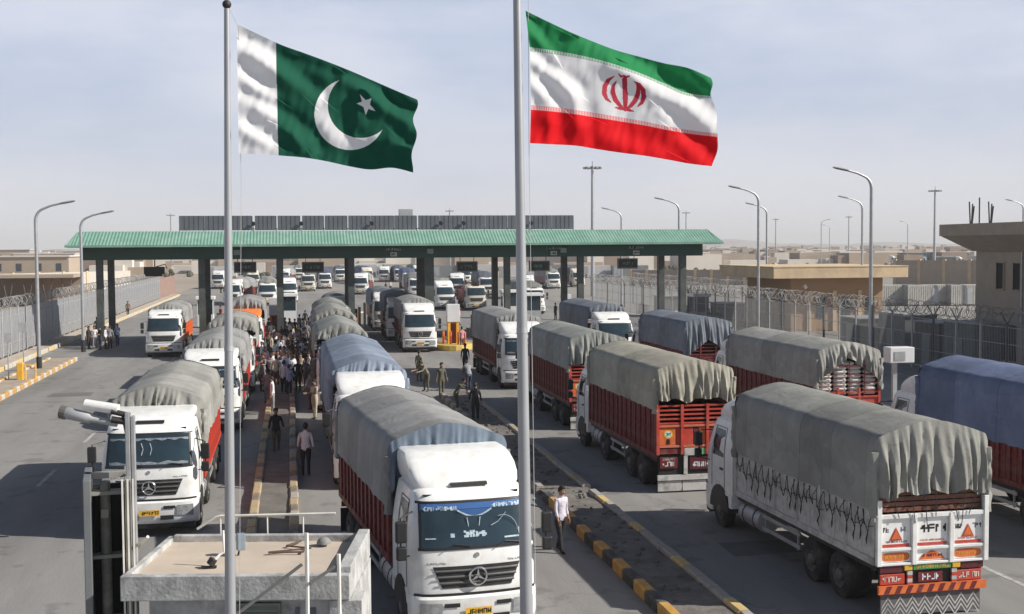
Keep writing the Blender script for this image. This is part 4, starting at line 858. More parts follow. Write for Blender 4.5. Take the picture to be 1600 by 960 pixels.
def mast(px, Z, h, label):
    d = P(px, 400, Z); t = thing('floodlight_mast', label, 'mast', (d.x, d.y, 0), 0, 'high floodlight masts')
    cobj(('mast', h), 'mast_pole', lambda m: m.tube([(0, 0, 0), (0, 0, h)], [.34, .2], 10), steel, t, smooth=60)
    cobj(('masth', h), 'light_ring', lambda m: (m.tube([(1.15*cos(a*pi/8), 1.15*sin(a*pi/8), h-.35) for a in range(17)], .07, 5), [m.cbox((1.2*cos(a*pi/5), 1.2*sin(a*pi/5), h-.3), (.5, .42, .28), a*pi/5) for a in range(10)], m.tube([(0, 0, h-.3), (0, 0, h+.7)], .06, 5), [m.tube([(0, 0, h-.3), (1.15*cos(a*pi/3), 1.15*sin(a*pi/3), h-.35)], .04, 4) for a in range(6)]), mat('lamp_head_grey', (.25, .25, .26), .4), t)
for px, Z, h, lb in ((926, 187, 20, 'tall floodlight mast rising behind the canopy right of the right flagpole'), (1460, 274, 20, 'tall floodlight mast left of the tower building'), (1072, 440, 20, 'distant mast over the right end of the canopy'), (1326, 520, 20, 'distant mast in the gap left of the tallest lamp'), (1212, 560, 20, 'faint distant mast right of the building corner lamp'),
                     (490, 480, 20, 'distant mast peeking over the dark roof panels, left part'), (268, 430, 20, 'distant mast left of the dark roof panels'), (703, 400, 20, 'distant mast over the right half of the dark panels'), (853, 440, 19, 'distant mast above the right end of the dark panels'), (293, 470, 20, 'faint mast above the left end of the dark panels')):
    mast(px, Z, h, lb)
# ------------------------------------------------------------------ fences
coilm = mat('razor_wire', (.30, .29, .28), .8, 0, var=.3)
fpost = mat('fence_post_grey', (.40, .40, .40), .6, var=.15); fdark = mat('fence_post_dark', (.12, .12, .12), .6)
def coil(x0, y0, x1, y1, z, r, turns_m, seed):
    m = MB(); ln = math.hypot(x1-x0, y1-y0); n = int(ln*turns_m*9); rnd = random.Random(seed)
    ux, uy = (x1-x0)/ln, (y1-y0)/ln; pts = []
    for k in range(n+1):
        a = 2*pi*k/9; s_ = ln*k/n+.25*sin(a*.37+seed); rr = r*(1+.15*noise.noise(Vector((k*.05, seed, 0))))
        pts.append((x0+ux*s_-uy*rr*cos(a), y0+uy*s_+ux*rr*cos(a), z+rr*sin(a)+.06*noise.noise(Vector((k*.02, seed, 4)))))
    m.tube(pts, .016, 3, cap=False); return m
# right hand security fence, parallel to the road
xf = 38.0
ft = thing('security_fence', 'tall wire security fence topped with coils of razor wire on the right side', 'fence', (xf, 0, 0))
ys = [52+2.55*k for k in range(40)]
for k, y in enumerate(ys):
    big = k % 6 == 0
    cobj(('fp', big, k % 3), 'fence_post', lambda m: (m.box(-.07 if big else -.05, .07 if big else .05, -.06, .06, 0, 3.3), m.tube([(0, 0, 3.28), (-.4, 0, 3.95)], .035, 4), m.tube([(0, 0, 3.28), (.4, 0, 3.95)], .035, 4)), fpost if k % 3 else fdark, ft, loc=(0, y, 0))
def wires(m, y0=0, y1=2.55, h=3.2):
    n = 17
    for k in range(n): m.box(-.008, .008, y0+(y1-y0)*k/n, y0+(y1-y0)*k/n+.016, .15, h)
    for z in (.2, 1.2, 2.2, 3.1): m.box(-.012, .012, y0, y1, z, z+.03)
for y in ys[:-1]: tag(cobj('fw', 'mesh_panel', wires, fpost, ft, loc=(0, y, 0)))
cl = coil(0, 52, 0, 151, 3.78, .42, 2.3, 1); obj('razor_coil', cl, coilm, ft)
cl = coil(0, 52, 0, 151, 3.55, .36, 1.7, 2); obj('razor_coil', cl, coilm, ft)
xs2 = 43.5
ft2 = thing('inner_fence', 'second dark fence with razor wire behind the first one on the right', 'fence', (xs2+1.5, 0, 0))
for k in range(12):
    cobj('fp2', 'fence_post', lambda m: m.box(-.06, .06, -.06, .06, 0, 3.5), fdark, ft2, loc=(0, 100+4*k+13, 0))
obj('razor_coil', coil(0, 113, 0, 157, 3.7, .45, 2, 3), coilm, ft2)
# left hand fence of grey sheets
lf = thing('sheet_fence', 'long grey slatted fence with posts and razor wire along the left road edge', 'fence', (-19.75, 0, 0))
sheet = mat('fence_sheet', (.40, .41, .43), .55, .2, var=.12, vs=2, stain=(.3, .27, .23), sf=.4)
for k in range(58):
    y = 42+2.6*k
    if 78 < y < 85: continue
    def sh(m):
        for j in range(13): m.box(-.02+(j % 2)*.03, .02+(j % 2)*.03, .06+.19*j, .06+.19*j+(.165 if j % 2 else .12), .25, 3.4)
        m.box(-.03, .05, 0, 2.6, 1.0, 1.06); m.box(-.03, .05, 0, 2.6, 2.9, 2.96)
    cobj('sh', 'fence_panel', sh, sheet, lf, loc=(0, y, 0))
    cobj('shp', 'fence_post', lambda m: (m.box(-.05, .07, -.06, .06, 0, 3.6), m.tube([(0, 0, 3.55), (.35, 0, 4.2)], .03, 4), m.tube([(0, 0, 3.55), (-.35, 0, 4.2)], .03, 4)), fpost, lf, loc=(.03, y, 0))
obj('razor_coil', coil(0, 42, 0, 192, 3.95, .38, 1.9, 5), coilm, lf)
t = thing('guard_hut', 'dark steel gate hut set into the left fence', 'gate', (-19.6, 81.5, 0))
obj('wall', (lambda m: (m.box(-.9, .2, -1.8, 1.8, 0, 2.6), m)[1])(MB()), mat('hut_dark', (.035, .045, .055), .5, var=.2), t); obj('door', (lambda m: (m.box(.2, .25, -.9, .3, .1, 2.3), m)[1])(MB()), mat('hut_grey', (.08, .09, .1), .5), t)
obj('frame', (lambda m: ([m.box(.22, .32, y, y+.1, 0, 4.2) for y in (-3.2, -1.9, 1.8, 2.9)], m.box(.2, .3, -3.2, 3, 4.1, 4.2), m.box(.2, .3, -3.2, 3, 2.7, 2.78), [m.box(.24, .27, -3.1+.24*k, -3.07+.24*k, 0, 4.1) for k in range(25)], m)[4])(MB()), dark, t)
obj('razor_coil', coil(.2, -3.2, .2, 3.2, 4.1, .42, 2.6, 9), coilm, t)
t = thing('retaining_wall', 'low red brown wall beside the yard beyond the left end of the canopy', 'wall', (-20.3, 150, 0))
obj('wall', (lambda m: (m.box(0, .3, -30, 70, 0, 3.1), m)[1])(MB()), mat('red_brown_wall', (.27, .17, .14), .85, var=.2, stain=(.3, .26, .22), sf=.5), t)
# signpost on the left island
q = G(28, 597); t = thing('road_signs', 'pair of thin sign posts with small plates on the left island', 'sign', (q.x, q.y, .15))
for x, z in ((-.5, 2.7), (.35, 3.3)): obj('post', (lambda m: (m.tube([(x, 0, 0), (x, 0, z)], .04, 6), m)[1])(MB()), steel, t); obj('plate', (lambda m: (m.box(x-.22, x+.22, -.05, -.03, z-.55, z), m)[1])(MB()), mat('pale_grey', (.38, .38, .38), .6), t)
# ------------------------------------------------------------------ buildings on the right
tan = mat('tan_render', (.62, .47, .30), .85, var=.08, vs=.8, stain=(.33, .26, .18), sf=.5, ss=.5, bump=.2, bs=25)
tan2 = mat('tan_render_shaded', (.34, .22, .13), .85, var=.1, vs=.8, stain=(.22, .16, .11), sf=.4)  # tan wall browned: shade of the roof overhang put into its colour
stone = mat('beige_stone', (.36, .30, .23), .85, var=.1, vs=1.1, stain=(.3, .27, .23), sf=.45, ss=.8, bump=.2, bs=20)
b1 = thing('flat_roof_building', 'low tan building with a thick overhanging flat roof behind the right fence', 'building', (41.1, 99.5, 0))
obj('roof', (lambda m: (m.box(0, 12.6, 0, 13.5, 4.75, 5.72), m)[1])(MB()), tan, b1, bevel=.03)
obj('roof_edge', (lambda m: (m.box(-.04, 12.64, -.04, 13.54, 5.72, 5.80), m)[1])(MB()), tan, b1)
obj('wall', (lambda m: (m.box(2.3, 11.0, 1.6, 12, 0, 4.75), m)[1])(MB()), [tan2], b1)
obj('pilaster', (lambda m: ([m.box(x, x+.35, 1.45, 1.7, 0, 3.6) for x in (3.8, 6.2, 8.6)], m)[1])(MB()), tan, b1)
for x in (4.7, 7.1, 9.4): obj('window', (lambda m: (m.box(x, x+.8, 1.54, 1.6, 1.2, 3.0), m)[1])(MB()), glass, b1)
for y in (3.0, 6.2, 9.4): obj('window', (lambda m: (m.box(2.24, 2.3, y, y+1.1, .4, 3.6), m)[1])(MB()), glass, b1)
obj('wall_lamp', (lambda m: (m.tube([(3.4, 1.6, 4.0), (3.4, 1.1, 4.1)], .05, 6), m.tube([(3.4, 1.1, 4.1), (3.4, .9, 3.9)], .14, 8), m)[2])(MB()), white, b1)
openm = mat('dark_opening', (.012, .012, .012), .5, spec=.2)
b2 = thing('tower_building', 'two storey beige building with slab roof flaring out over its walls at the right edge', 'building', (41.2, 51.1, 0))
# main body: wall face on x=0 looking to -x, far corner at y=17
def slab(m):
    o1 = (-1.3, -8, 14, 19.0); o2 = (0, -8, 14, 17.4)
    m.box(o1[0], o1[2], o1[1], o1[3], 8.15, 8.86)
    z1, z2 = 8.15, 7.2
    a = [(o1[0]+.05, o1[1], z1), (o1[2], o1[1], z1), (o1[2], o1[3]-.05, z1), (o1[0]+.05, o1[3]-.05, z1)]; b = [(o2[0], o2[1], z2), (o2[2], o2[1], z2), (o2[2], o2[3], z2), (o2[0], o2[3], z2)]
    m.rings([b, a], cap=(True, False))
obj('roof', (lambda m: (slab(m), m)[1])(MB()), stone, b2)
obj('wall', (lambda m: (m.box(.15, 14, -8, 17.2, 0, 7.2), m)[1])(MB()), stone, b2)
for y, z0, z1 in ((14.9, 5.0, 6.5), (13.2, 5.0, 6.5), (11.2, 4.1, 6.5), (9.3, 4.1, 6.5)):
    wn_ = obj('window', (lambda m: (m.box(.09, .148, y-.72, y, z0, z1), m)[1])(MB()), openm, b2)
    obj('window_frame', (lambda m: (m.box(.05, .145, y-.78, y-.72, z0-.05, z1+.05), m.box(.05, .145, y, y+.06, z0-.05, z1+.05), m.box(.03, .145, y-.78, y+.06, z0-.1, z0-.05), m)[3])(MB()), stone, wn_)
for y in (12.3, 10.3): obj('drain_pipe', (lambda m: (m.tube([(.08, y+.05, 0), (.08, y+.05, 7.2)], .05, 6), m)[1])(MB()), steel, b2)
for y in (14.5, 11, 7.5, 4): obj('lower_window', (lambda m: (m.box(.10, .148, y-1.6, y, .8, 2.9), m)[1])(MB()), blackp, b2)
obj('parapet_rail', (lambda m: (m.box(0, .3, -8, 17, 3.55, 3.75), m)[1])(MB()), stone, b2)
for px, h, lb in ((1517, 1.35, 'left group'), (1530, 1.6, 'middle single rod'), (1547, 1.35, 'right group')):
    q = P(px, 350, 74); t = thing('roof_antenna', 'dark upright antenna rods on the tower building roof, ' + lb, 'antenna', (q.x, q.y, 8.86), 0, 'antennas on the tower building roof')
    obj('rod', (lambda m: ([m.tube([(dx*.4, 0, 0), (dx, 0, h*(1-.1*i))], .045, 5) for i, dx in enumerate(((-.12, .1, .2) if lb != 'middle single rod' else (0,)))], m)[1])(MB()), dark, t)
# white utility box on a post between the trucks, white van roof behind the tan truck
q = P(1398, 560, 50); t = thing('post_cabinet', 'white box unit fixed on a grey post behind the blue tarpaulin truck', 'cabinet', (q.x, q.y, 0))
obj('post', (lambda m: (m.box(-.09, .09, -.05, .1, 0, 3.0), m)[1])(MB()), alum, t)
bx = obj('box', (lambda m: (m.box(-.36, .72, -.3, .3, 2.78, 3.42), m)[1])(MB()), bigw, t, bevel=.03); obj('grille', (lambda m: (m.box(-.18, .3, -.32, -.3, 2.88, 3.25), m)[1])(MB()), alum, bx)
q = P(1228, 515, 62); t = thing('white_van', 'white van whose roof shows behind the sack truck', 'van', (q.x, q.y, 0), .2)
obj('body', (lambda m: (m.prism([(-2.3, .4), (-2.3, 1.2), (-1.4, 2.2), (2.6, 2.3), (2.6, .4)], -1, 1), m)[1])(MB()), white, t, bevel=.08)
obj('window', (lambda m: (m.prism([(-1.55, 1.35), (-1.3, 2.0), (1.8, 2.05), (1.8, 1.4)], -1.02, 1.02), m.box(-.8, .8, 2.6, 2.62, 1.3, 2.1), m)[2])(MB()), glass, t)
for sx in (-.9, .9):
    for yy in (-1.4, 1.7): obj('wheel', (lambda m: (m.tube([(sx-.1, yy, .35), (sx+.1, yy, .35)], .35, 12), m)[1])(MB()), rubber, t)
# perimeter walls, far buildings
wallm = mat('perimeter_wall', (.33, .28, .24), .9, var=.12, vs=.3, stain=(.25, .21, .18), sf=.5, ss=.2)
def wall_run(label, pa, pb, za, h, ncol, mt=wallm, cw=.5):
    a, b_ = G(*pa), G(*pb); d = b_-a; ln = d.length; rz = atan2(d.y, d.x)
    t = thing('perimeter_wall', label, 'wall', a, rz)
    n = max(1, ncol)
    for k in range(n):
        cobj(('pw', round(ln/n, 1), h, mt.name), 'wall_panel', lambda m: m.box(cw/2, ln/n-cw/2, -.15, .15, 0, h), mt, t, loc=(k*ln/n, 0, 0))
        cobj(('pc', h, mt.name, cw), 'pillar', lambda m: m.box(-cw/2, cw/2, -.25, .25, 0, h+.15), tan, t, loc=(k*ln/n, 0, 0))
wall_run('tan perimeter wall with pillars between the two right hand buildings', (1398, 458), (1640, 462), 0, 5.2, 6, mat('wall_sun_toned', (.44, .36, .29), .9, var=.12, vs=.3, stain=(.3, .25, .2), sf=.5, ss=.2))  # sunlight put into the colour, paler than the other perimeter wall
wall_run('long grey brown perimeter wall behind the right end of the canopy', (985, 446), (1215, 446), 0, 3.0, 9)
wall_run('pale wall behind the left fence', (-160, 468), (205, 452), 0, 3.6, 9, mat('pale_wall', (.50, .46, .41), .9, var=.1))
wall_run('far pale wall closing the yard beyond the canopy', (330, 424), (930, 422), 0, 4.5, 14, mat('pale_wall', (.50, .46, .41), .9, var=.1))
fb = [mat('far_beige', (.38, .31, .24), .9, var=.1, vs=.1), mat('far_pale', (.62, .58, .52), .9, var=.1, vs=.1), mat('far_brown', (.27, .21, .17), .9, var=.1, vs=.1), mat('far_blue_shed', (.12, .2, .28), .7, var=.1), mat('far_dark_shed', (.10, .11, .12), .8, var=.1)]
def house(px, py, wpx, hpx, mi, label, roofc=None, depth=10):
    q = G(px, py); Z = (CI.inverted() @ (q-CM.translation)).z*-1; wd = wpx*Z/FPX; h = hpx*Z/FPX
    t = thing('far_building', label, 'building', (q.x, q.y, 0), -R(YAW)*.3, 'distant low buildings')
    w_ = obj('wall', (lambda m: (m.box(-wd/2, wd/2, 0, depth, 0, h), m)[1])(MB()), fb[mi], t)
    obj('roof', (lambda m: (m.box(-wd/2-.4, wd/2+.4, -.4, depth+.4, h, h+.35), m)[1])(MB()), fb[1 if mi != 3 else 4], t)
    n = max(2, int(wd/5))
    for k in range(n): obj('window', (lambda m: (m.box(-wd/2+wd*(k+.5)/n-.7, -wd/2+wd*(k+.5)/n+.7, -.06, 0.004, h*.35, h*.7), m)[1])(MB()), glass, t)
    return t
H = [(30, 436, 150, 34, 0, 'broad tan building behind the left fence at the picture edge', 14), (70, 421, 90, 24, 1, 'pale building left of the canopy end behind the tan one', 14), (10, 416, 70, 25, 0, 'tan block at the far left edge', 12),
     (120, 407, 40, 14, 0, 'small block left of the canopy end', 10), (1310, 410, 90, 16, 0, 'tan block behind the parked cars on the right', 12), (1240, 406, 60, 12, 0, 'tan block left of the parked cars', 10), (1165, 403, 50, 13, 1, 'pale house cluster right of the canopy end', 9),
     (1435, 414, 28, 17, 3, 'blue shed near the tall mast', 10), (1490, 410, 50, 15, 4, 'dark shed behind the tower building', 12), (1395, 402, 70, 12, 1, 'pale low block behind the blue shed', 10), (1120, 400, 46, 10, 2, 'brown low block right of the canopy end', 9), (1350, 401, 60, 10, 2, 'brown block behind the lamp posts', 9),
     (860, 417, 70, 16, 1, 'pale building under the canopy right of the flagpole', 12), (1000, 412, 80, 16, 2, 'brown building under the right end of the canopy', 12), (480, 418, 60, 17, 1, 'white building at the end of the yard, left', 12), (590, 417, 90, 15, 1, 'long white building at the end of the yard', 12), (735, 414, 60, 15, 0, 'tan building at the end of the yard, right', 12), (395, 416, 60, 18, 1, 'pale building behind the left flagpole', 12)]
for (px, py, wp, hp, mi, lb, dp) in H: house(px, py, wp, hp, mi, lb, depth=dp)
# V-strutted shelter behind the left fence
q = G(55, 480); t = thing('open_shelter', 'open shelter with flat roof on slanted struts behind the left fence', 'shelter', (q.x, q.y, 0))
obj('roof', (lambda m: (m.box(-7, 5, 0, 8, 3.9, 4.3), m)[1])(MB()), fb[0], t)
for x in (-6, -3.5, -1, 1.5, 4): obj('strut', (lambda m: (m.tube([(x, .5, 0), (x-.7, .5, 3.9)], .07, 5), m.tube([(x, .5, 0), (x+.7, .5, 3.9)], .07, 5), m)[2])(MB()), mat('rust_brown', (.12, .08, .06), .7), t)
obj('back_wall', (lambda m: (m.box(-7, 5, 7.7, 8, 0, 3.9), m)[1])(MB()), fb[2], t)
# the faint town on the horizon reads as one mass
m = MB(); rnd = random.Random(5)
for k in range(1500):
    a = rnd.uniform(-34, 36); d = 380+1400*rnd.random()**1.3; x = d*math.tan(R(a+YAW*.9))*.95; w_ = rnd.uniform(5, 16); h = rnd.uniform(2.5, 6.0)*(.7+d/2500)
    m.box(x, x+w_, d, d+w_*.7, 0, h, rnd.choice((0, 0, 1, 1, 2)))
tag(obj('far_town', m, fb[:3]), 'low beige town spread along the horizon', 'town', kind='stuff')
m = MB()
for k in range(420):                                # dusty scrub and far trees between the houses
    a = rnd.uniform(-34, 36); d = rnd.uniform(330, 1500); x = d*math.tan(R(a+YAW*.9))*.95; w_ = rnd.uniform(2, 6); h = rnd.uniform(.8, 2.2)
    for j in range(9):
        c = Vector((x+rnd.uniform(-w_, w_), d+rnd.uniform(-w_, w_), h*rnd.uniform(.1, .8))); r_ = rnd.uniform(.4, 1.1)
        m.rings([[(c.x+r_*q*cos(a_*pi/3), c.y+r_*q*sin(a_*pi/3), c.z+r_*zz) for a_ in range(6)] for q, zz in ((.4, -.8), (1, -.2), (.8, .5), (.2, .9))])
tag(obj('far_scrub', m, mat('scrub_green', (.07, .075, .05), .9, var=.3)), 'dusty dark scrub and trees in front of the distant town', 'scrub', kind='stuff')

# dark gates, parked cars and stores in the strip behind the right fence
gatem = mat('gate_dark_green', (.045, .055, .05), .6, var=.2)
for k, (px, py, w_, h) in enumerate(((1330, 545, 3.2, 2.4), (1395, 552, 3.6, 3.0), (1450, 556, 3.0, 2.7), (1500, 560, 3.4, 2.9), (1120, 515, 3.0, 2.2), (1030, 505, 3.4, 2.2))):
    d = P(px, 500, 1)-CM.translation; kx = 39.6/d.x; y = d.y*kx
    t = thing('storage_shed', ['dark', 'grey'][k % 2] + ' metal shed behind the right fence, ' + ['below the tan roof', 'right of the tall lamp', 'left of the tower building', 'against the tower building', 'left of the tan roofed building', 'by the right canopy columns'][k], 'shed', (39.6, y, 0), 0, 'sheds behind the right fence')
    obj('wall', (lambda m: (m.box(-.1, 2.2, -w_/2, w_/2, 0, h), m)[1])(MB()), gatem if k % 2 == 0 else mat('shed_grey', (.13, .14, .14), .6, var=.2), t)
    obj('roof', (lambda m: (m.prism([(-w_/2-.15, h), (w_/2+.15, h), (w_/2+.15, h+.08), (-w_/2-.15, h+.08)], -.3, 2.4), m)[1])(MB()), mat('shed_roof', (.3, .3, .29), .6), t)
    obj('door', (lambda m: (m.box(-.15, -.11, -.5, .5, .05, 2.0), m)[1])(MB()), mat('shed_door', (.22, .23, .22), .5), t)

for k, (px, w_) in enumerate(((1410, 5.5), (1462, 7.5), (1512, 4.5))):
    q = G(px, 478); t = thing('container', 'white flat topped container behind the razor wire, ' + ['just right of the tan roofed building', 'middle of the three', 'beside the tower building'][k], 'container', (q.x, q.y, 0), 0, 'white containers behind the fence')
    obj('shell', (lambda m: (m.box(-w_/2, w_/2, 0, 2.4, .1, 2.6), [m.box(-w_/2+.3*j, -w_/2+.3*j+.12, -.03, 0, .2, 2.5) for j in range(int(w_/.3))], m)[2])(MB()), mat('container_pale', (.42, .41, .38), .6, stain=(.25, .2, .15), sf=.5), t); obj('door', (lambda m: (m.box(-.5, .5, -.06, -.03, .2, 2.2), m)[1])(MB()), alum, t)

for k, (px, w_, h, c) in enumerate(((452, 9, 3.2, 0), (500, 7, 2.9, 1), (560, 10, 3.4, 0), (612, 8, 3.0, 0), (700, 9, 3.1, 1), (752, 8, 3.3, 0), (812, 10, 3.0, 0), (876, 9, 3.2, 1), (930, 8, 3.0, 0), (985, 9, 3.0, 1), (345, 8, 3.0, 0))):
    q = G(px, 434); t = thing('container', ['white', 'grey'][c] + ' freight container at the far end of the yard, ' + ['above the second lane display', 'right of the second display', 'right of the fourth column', 'left of the thick column', 'right of the thick column', 'behind the third display', 'behind the right flagpole', 'right of the fourth display', 'behind the tall mast', 'behind the last display', 'left of the left flagpole'][k], 'container', (q.x, q.y, 0), -.1, 'containers at the far end of the yard')
    obj('shell', (lambda m: (m.box(-w_/2, w_/2, 0, 2.4, .1, h), m)[1])(MB()), [mat('container_white', (.55, .54, .52), .6), mat('container_grey', (.2, .21, .22), .6)][c], t); obj('door', (lambda m: (m.box(-w_/2+.3, -w_/2+2.3, -.05, 0, .3, h-.2), m)[1])(MB()), alum, t)
# ------------------------------------------------------------------ foreground: guard roof, gantry, cameras
rw = mat('rough_plaster', (.42, .42, .41), .9, var=.25, vs=3.5, bump=.2, bs=20, stain=(.17, .17, .17), sf=.8, ss=2.6)
rtop = mat('sandy_roof', (.50, .42, .34), .95, var=.06, vs=2, stain=(.40, .33, .27), sf=.5, ss=1.5)
A = P(187, 899, 16.3); B = P(546, 893, 16.3); C = P(541, 843, 18.4); D = P(248, 852, 18.4)
zr = A.z; ang = atan2(B.y-A.y, B.x-A.x); wd = (Vector((B.x-A.x, B.y-A.y))).length; dp = 2.35
hut = thing('booth_roof', 'plastered guard building at the bottom left with sandy flat roof and rough parapet', 'building', (A.x, A.y, 0), ang)
def parapet(m):
    m.box(0, wd, 0, .14, zr-.36, zr-.02); m.box(0, .10, .14, dp, zr-.36, zr-.03); m.box(wd-.17, wd, .14, dp, zr-.36, zr+.06); m.box(.10, wd-.17, dp-.12, dp, zr-.36, zr-.0)
obj('parapet', (lambda m: (parapet(m), m)[1])(MB()), rw, hut, bevel=.012)
obj('roof', (lambda m: (m.grid(lambda u, v: (.1+(wd-.27)*u, .14+(dp-.26)*v, zr-.10+.012*noise.noise(Vector((u*6, v*5, 1)))), 24, 14), m)[1])(MB()), rtop, hut, smooth=60)
obj('wall', (lambda m: (m.box(.34, wd+.02, .16, dp-.1, 0, zr-.36), m)[1])(MB()), rw, hut)
obj('wall_pier', (lambda m: (m.box(wd-.28, wd+.16, .03, .5, 0, zr-.37), m)[1])(MB()), rw, hut, bevel=.01)
vn = obj('louvre_vent', (lambda m: (m.box(wd-1.55, wd-.95, .08, .155, zr-1.1, zr-.42), m)[1])(MB()), mat('vent_green_grey', (.16, .18, .15), .6), hut)
for k in range(9): cobj('lou', 'louvre', lambda m: m.prism([(0, 0), (-.03, -.02), (-.03, .0), (0, .045)], wd-1.52, wd-.98), mat('vent_green_grey', (.16, .18, .15), .6), vn, loc=(0, .078, zr-1.05+.068*k))
gf = obj('painted_patch', (lambda m: (m.box(wd-.84, wd-.76, .148, .155, zr-1.0, zr-.62, 0), m.box(wd-.72, wd-.62, .148, .155, zr-.9, zr-.66, 1), m.box(wd-.60, wd-.48, .148, .155, zr-1.1, zr-.5, 2), m.box(wd-.76, wd-.70, .147, .154, zr-.72, zr-.5, 2), m)[4])(MB()), [mat('poster_green', (.05, .35, .22), .6), whitet, mat('poster_blue_grey', (.10, .12, .16), .6)], hut)
# rail behind the parapet
rl = thing('roof_railing', 'thin pale metal handrail along the back of the guard building roof', 'railing', (A.x, A.y, 0), ang)
hz_ = zr+.26
obj('top_rail', (lambda m: (m.tube([(.42, dp+.06, zr+.06), (.7, dp+.06, hz_-.02), (.78, dp+.06, hz_), (2.55, dp+.06, hz_+.03)], .021, 6), m)[1])(MB()), mat('rail_pale', (.68, .66, .60), .5), rl)
for x, h in ((.78, 0), (1.5, 0), (2.05, 0)): obj('rail_post', (lambda m: (m.tube([(x, dp+.06, zr-.4), (x, dp+.06, hz_+.02)], .013, 6), m)[1])(MB()), mat('rail_pale', (.68, .66, .60), .5), rl)
# pale steel posts in front of the parapet
for nm, px, ptop, pbot, Z, lb in (('steel_post', 479, 833, 990, 15.9, 'thin pale steel upright standing before the guard building, left of the pair'), ('steel_post', 529, 866, 990, 15.9, 'shorter pale steel upright at the right corner of the guard building')):
    a, b_ = P(px, ptop, Z), P(px+2, pbot, Z); d = b_-a; e = a+d*(a.z/(a.z-b_.z))
    tag(obj(nm, (lambda m: (m.tube([e, a], .028, 6), m)[1])(MB()), mat('rail_pale', (.68, .66, .60), .5)), lb, 'post', 'steel posts by the guard building')
for pa, pb, lb in (((472, 882, 15.9), (370, 960, 15.6), 'diagonal brace bar running down to the left before the guard building'), ((524, 885, 15.9), (484, 912, 15.75), 'short diagonal brace between the two steel posts')):
    a, b_ = P(*pa), P(*pb); tag(obj('brace_bar', (lambda m: (m.tube([a, b_], .024, 6), m)[1])(MB()), fdark if 'fdark' in globals() else dark), lb, 'bar')
# things lying on the roof
def onroof(px, py): return G(px, py, zr-.09)
q0, q1 = onroof(206, 872), P(231, 839, 16.95)
t = thing('floor_strut', 'pale leaning metal strut with a clamp at the left end of the roof', 'strut', q0)
obj('strut', (lambda m: (m.tube([(0, 0, .05), (q1-q0)], .022, 6), m.tube([(0, 0, 0), (0, 0, .1)], .03, 6), m)[2])(MB()), mat('rail_pale', (.68, .66, .60), .5), t); obj('clamp', (lambda m: (m.box(-.03, .03, -.03, .03, 0, .12), m)[1])(MB()), dark, t)
q = onroof(325, 888); t = thing('spotlight', 'small spotlight on a bent pale arm lying on the roof beside the left flagpole', 'lamp', q)
obj('foot', (lambda m: (m.box(-.09, .12, -.03, .03, 0, .03), m.tube([(.03, 0, .05), (.08, 0, .13)], .06, 8), m)[2])(MB()), dark, t, bevel=.008)
obj('arm', (lambda m: (m.tube([(.04, 0, .06), (.16, .05, .17), (.22, .06, .2), (.21, .1, .5)], .018, 6), m)[1])(MB()), white, t)
q = onroof(372, 868); t = thing('roof_floodlight', 'grey floodlight head on the roof just right of the left flagpole', 'lamp', q)
obj('head', (lambda m: (m.cbox((.04, 0, .2), (.12, .1, .24), .3), m)[1])(MB()), mat('blue_grey_metal', (.2, .25, .3), .4), t, bevel=.01); obj('bracket', (lambda m: (m.tube([(0, 0, 0), (.03, 0, .1)], .015, 6), m)[1])(MB()), dark, t)
q = onroof(430, 868); t = thing('metal_offcuts', 'dark bent metal bars lying on the sandy roof near the pale post', 'bars', q)
s_ = 18/FPX
for a, b_ in (((-.1, .08), (.42, .18)), ((-.1, .06), (.40, .0)), ((.40, .0), (.42, .18)), ((.16, .42), (.38, .68)), ((.16, .42), (.52, .2))): obj('bar', (lambda m: (m.tube([(a[0], a[1], .03), (b_[0], b_[1], .03)], .016, 4), m)[1])(MB()), mat('rust_brown', (.12, .08, .06), .7), t)
q = G(506, 838, zr+.05); t = thing('dome_fixture', 'grey dome fixture behind the roof parapet right of the pale post', 'fixture', (q.x, q.y, 0))
obj('dome', (lambda m: (m.rings([[(.11*cos(u*pi/14)*cos(a*pi/6), .11*cos(u*pi/14)*sin(a*pi/6), zr-.06+.10*sin(u*pi/14)) for a in range(12)] for u in range(0, 8)]), m.tube([(0, 0, 0), (0, 0, zr+.02)], .04, 6), m)[2])(MB()), mat('dome_grey', (.22, .22, .21), .7), t, smooth=60)
# dark signboard seen from its back edge
base = P(172, 800, 17.2)
t = thing('sign_cabinet', 'tall dark steel sign cabinet seen edge on beside the guard building', 'sign', (base.x, base.y, 0), R(7.5))
zt = P(172, 738, 17.2).z
obj('side_plate', (lambda m: (m.box(-.34, -.24, -.55, .55, 0, zt), m)[1])(MB()), mat('sign_grey_edge', (.17, .18, .19), .5, .3, var=.1, stain=(.3, .29, .27), sf=.3), t, bevel=.01)
obj('side_plate', (lambda m: (m.box(.20, .28, -.5, .6, .0, zt-.02), m)[1])(MB()), mat('plate_cream_grey', (.33, .32, .28), .6, .1, stain=(.12, .12, .1), sf=.5), t, bevel=.01)
for x in (.10, .17, .24): obj('edge_strip', (lambda m: (m.box(x+.06, x+.085, -.54, -.50, .9, zt-.02), m)[1])(MB()), mat('rail_pale', (.68, .66, .60), .5), t)
obj('back_panel', (lambda m: (m.box(-.24, .2, .5, .56, 0, zt-.25), m)[1])(MB()), mat('panel_black', (.018, .02, .018), .6), t)
obj('centre_pole', (lambda m: (m.tube([(-.06, 0, 0), (-.06, 0, zt-.12)], .075, 12), m)[1])(MB()), mat('pole_olive', (.16, .165, .14), .6, var=.2, stain=(.35, .34, .3), sf=.6, ss=3), t, smooth=50)
for z in (zt-.3, zt-1.2, zt-2.1): obj('bracket', (lambda m: (m.box(-.24, .2, -.1, .1, z, z+.05), m)[1])(MB()), mat('bracket_grey', (.28, .27, .24), .6), t)
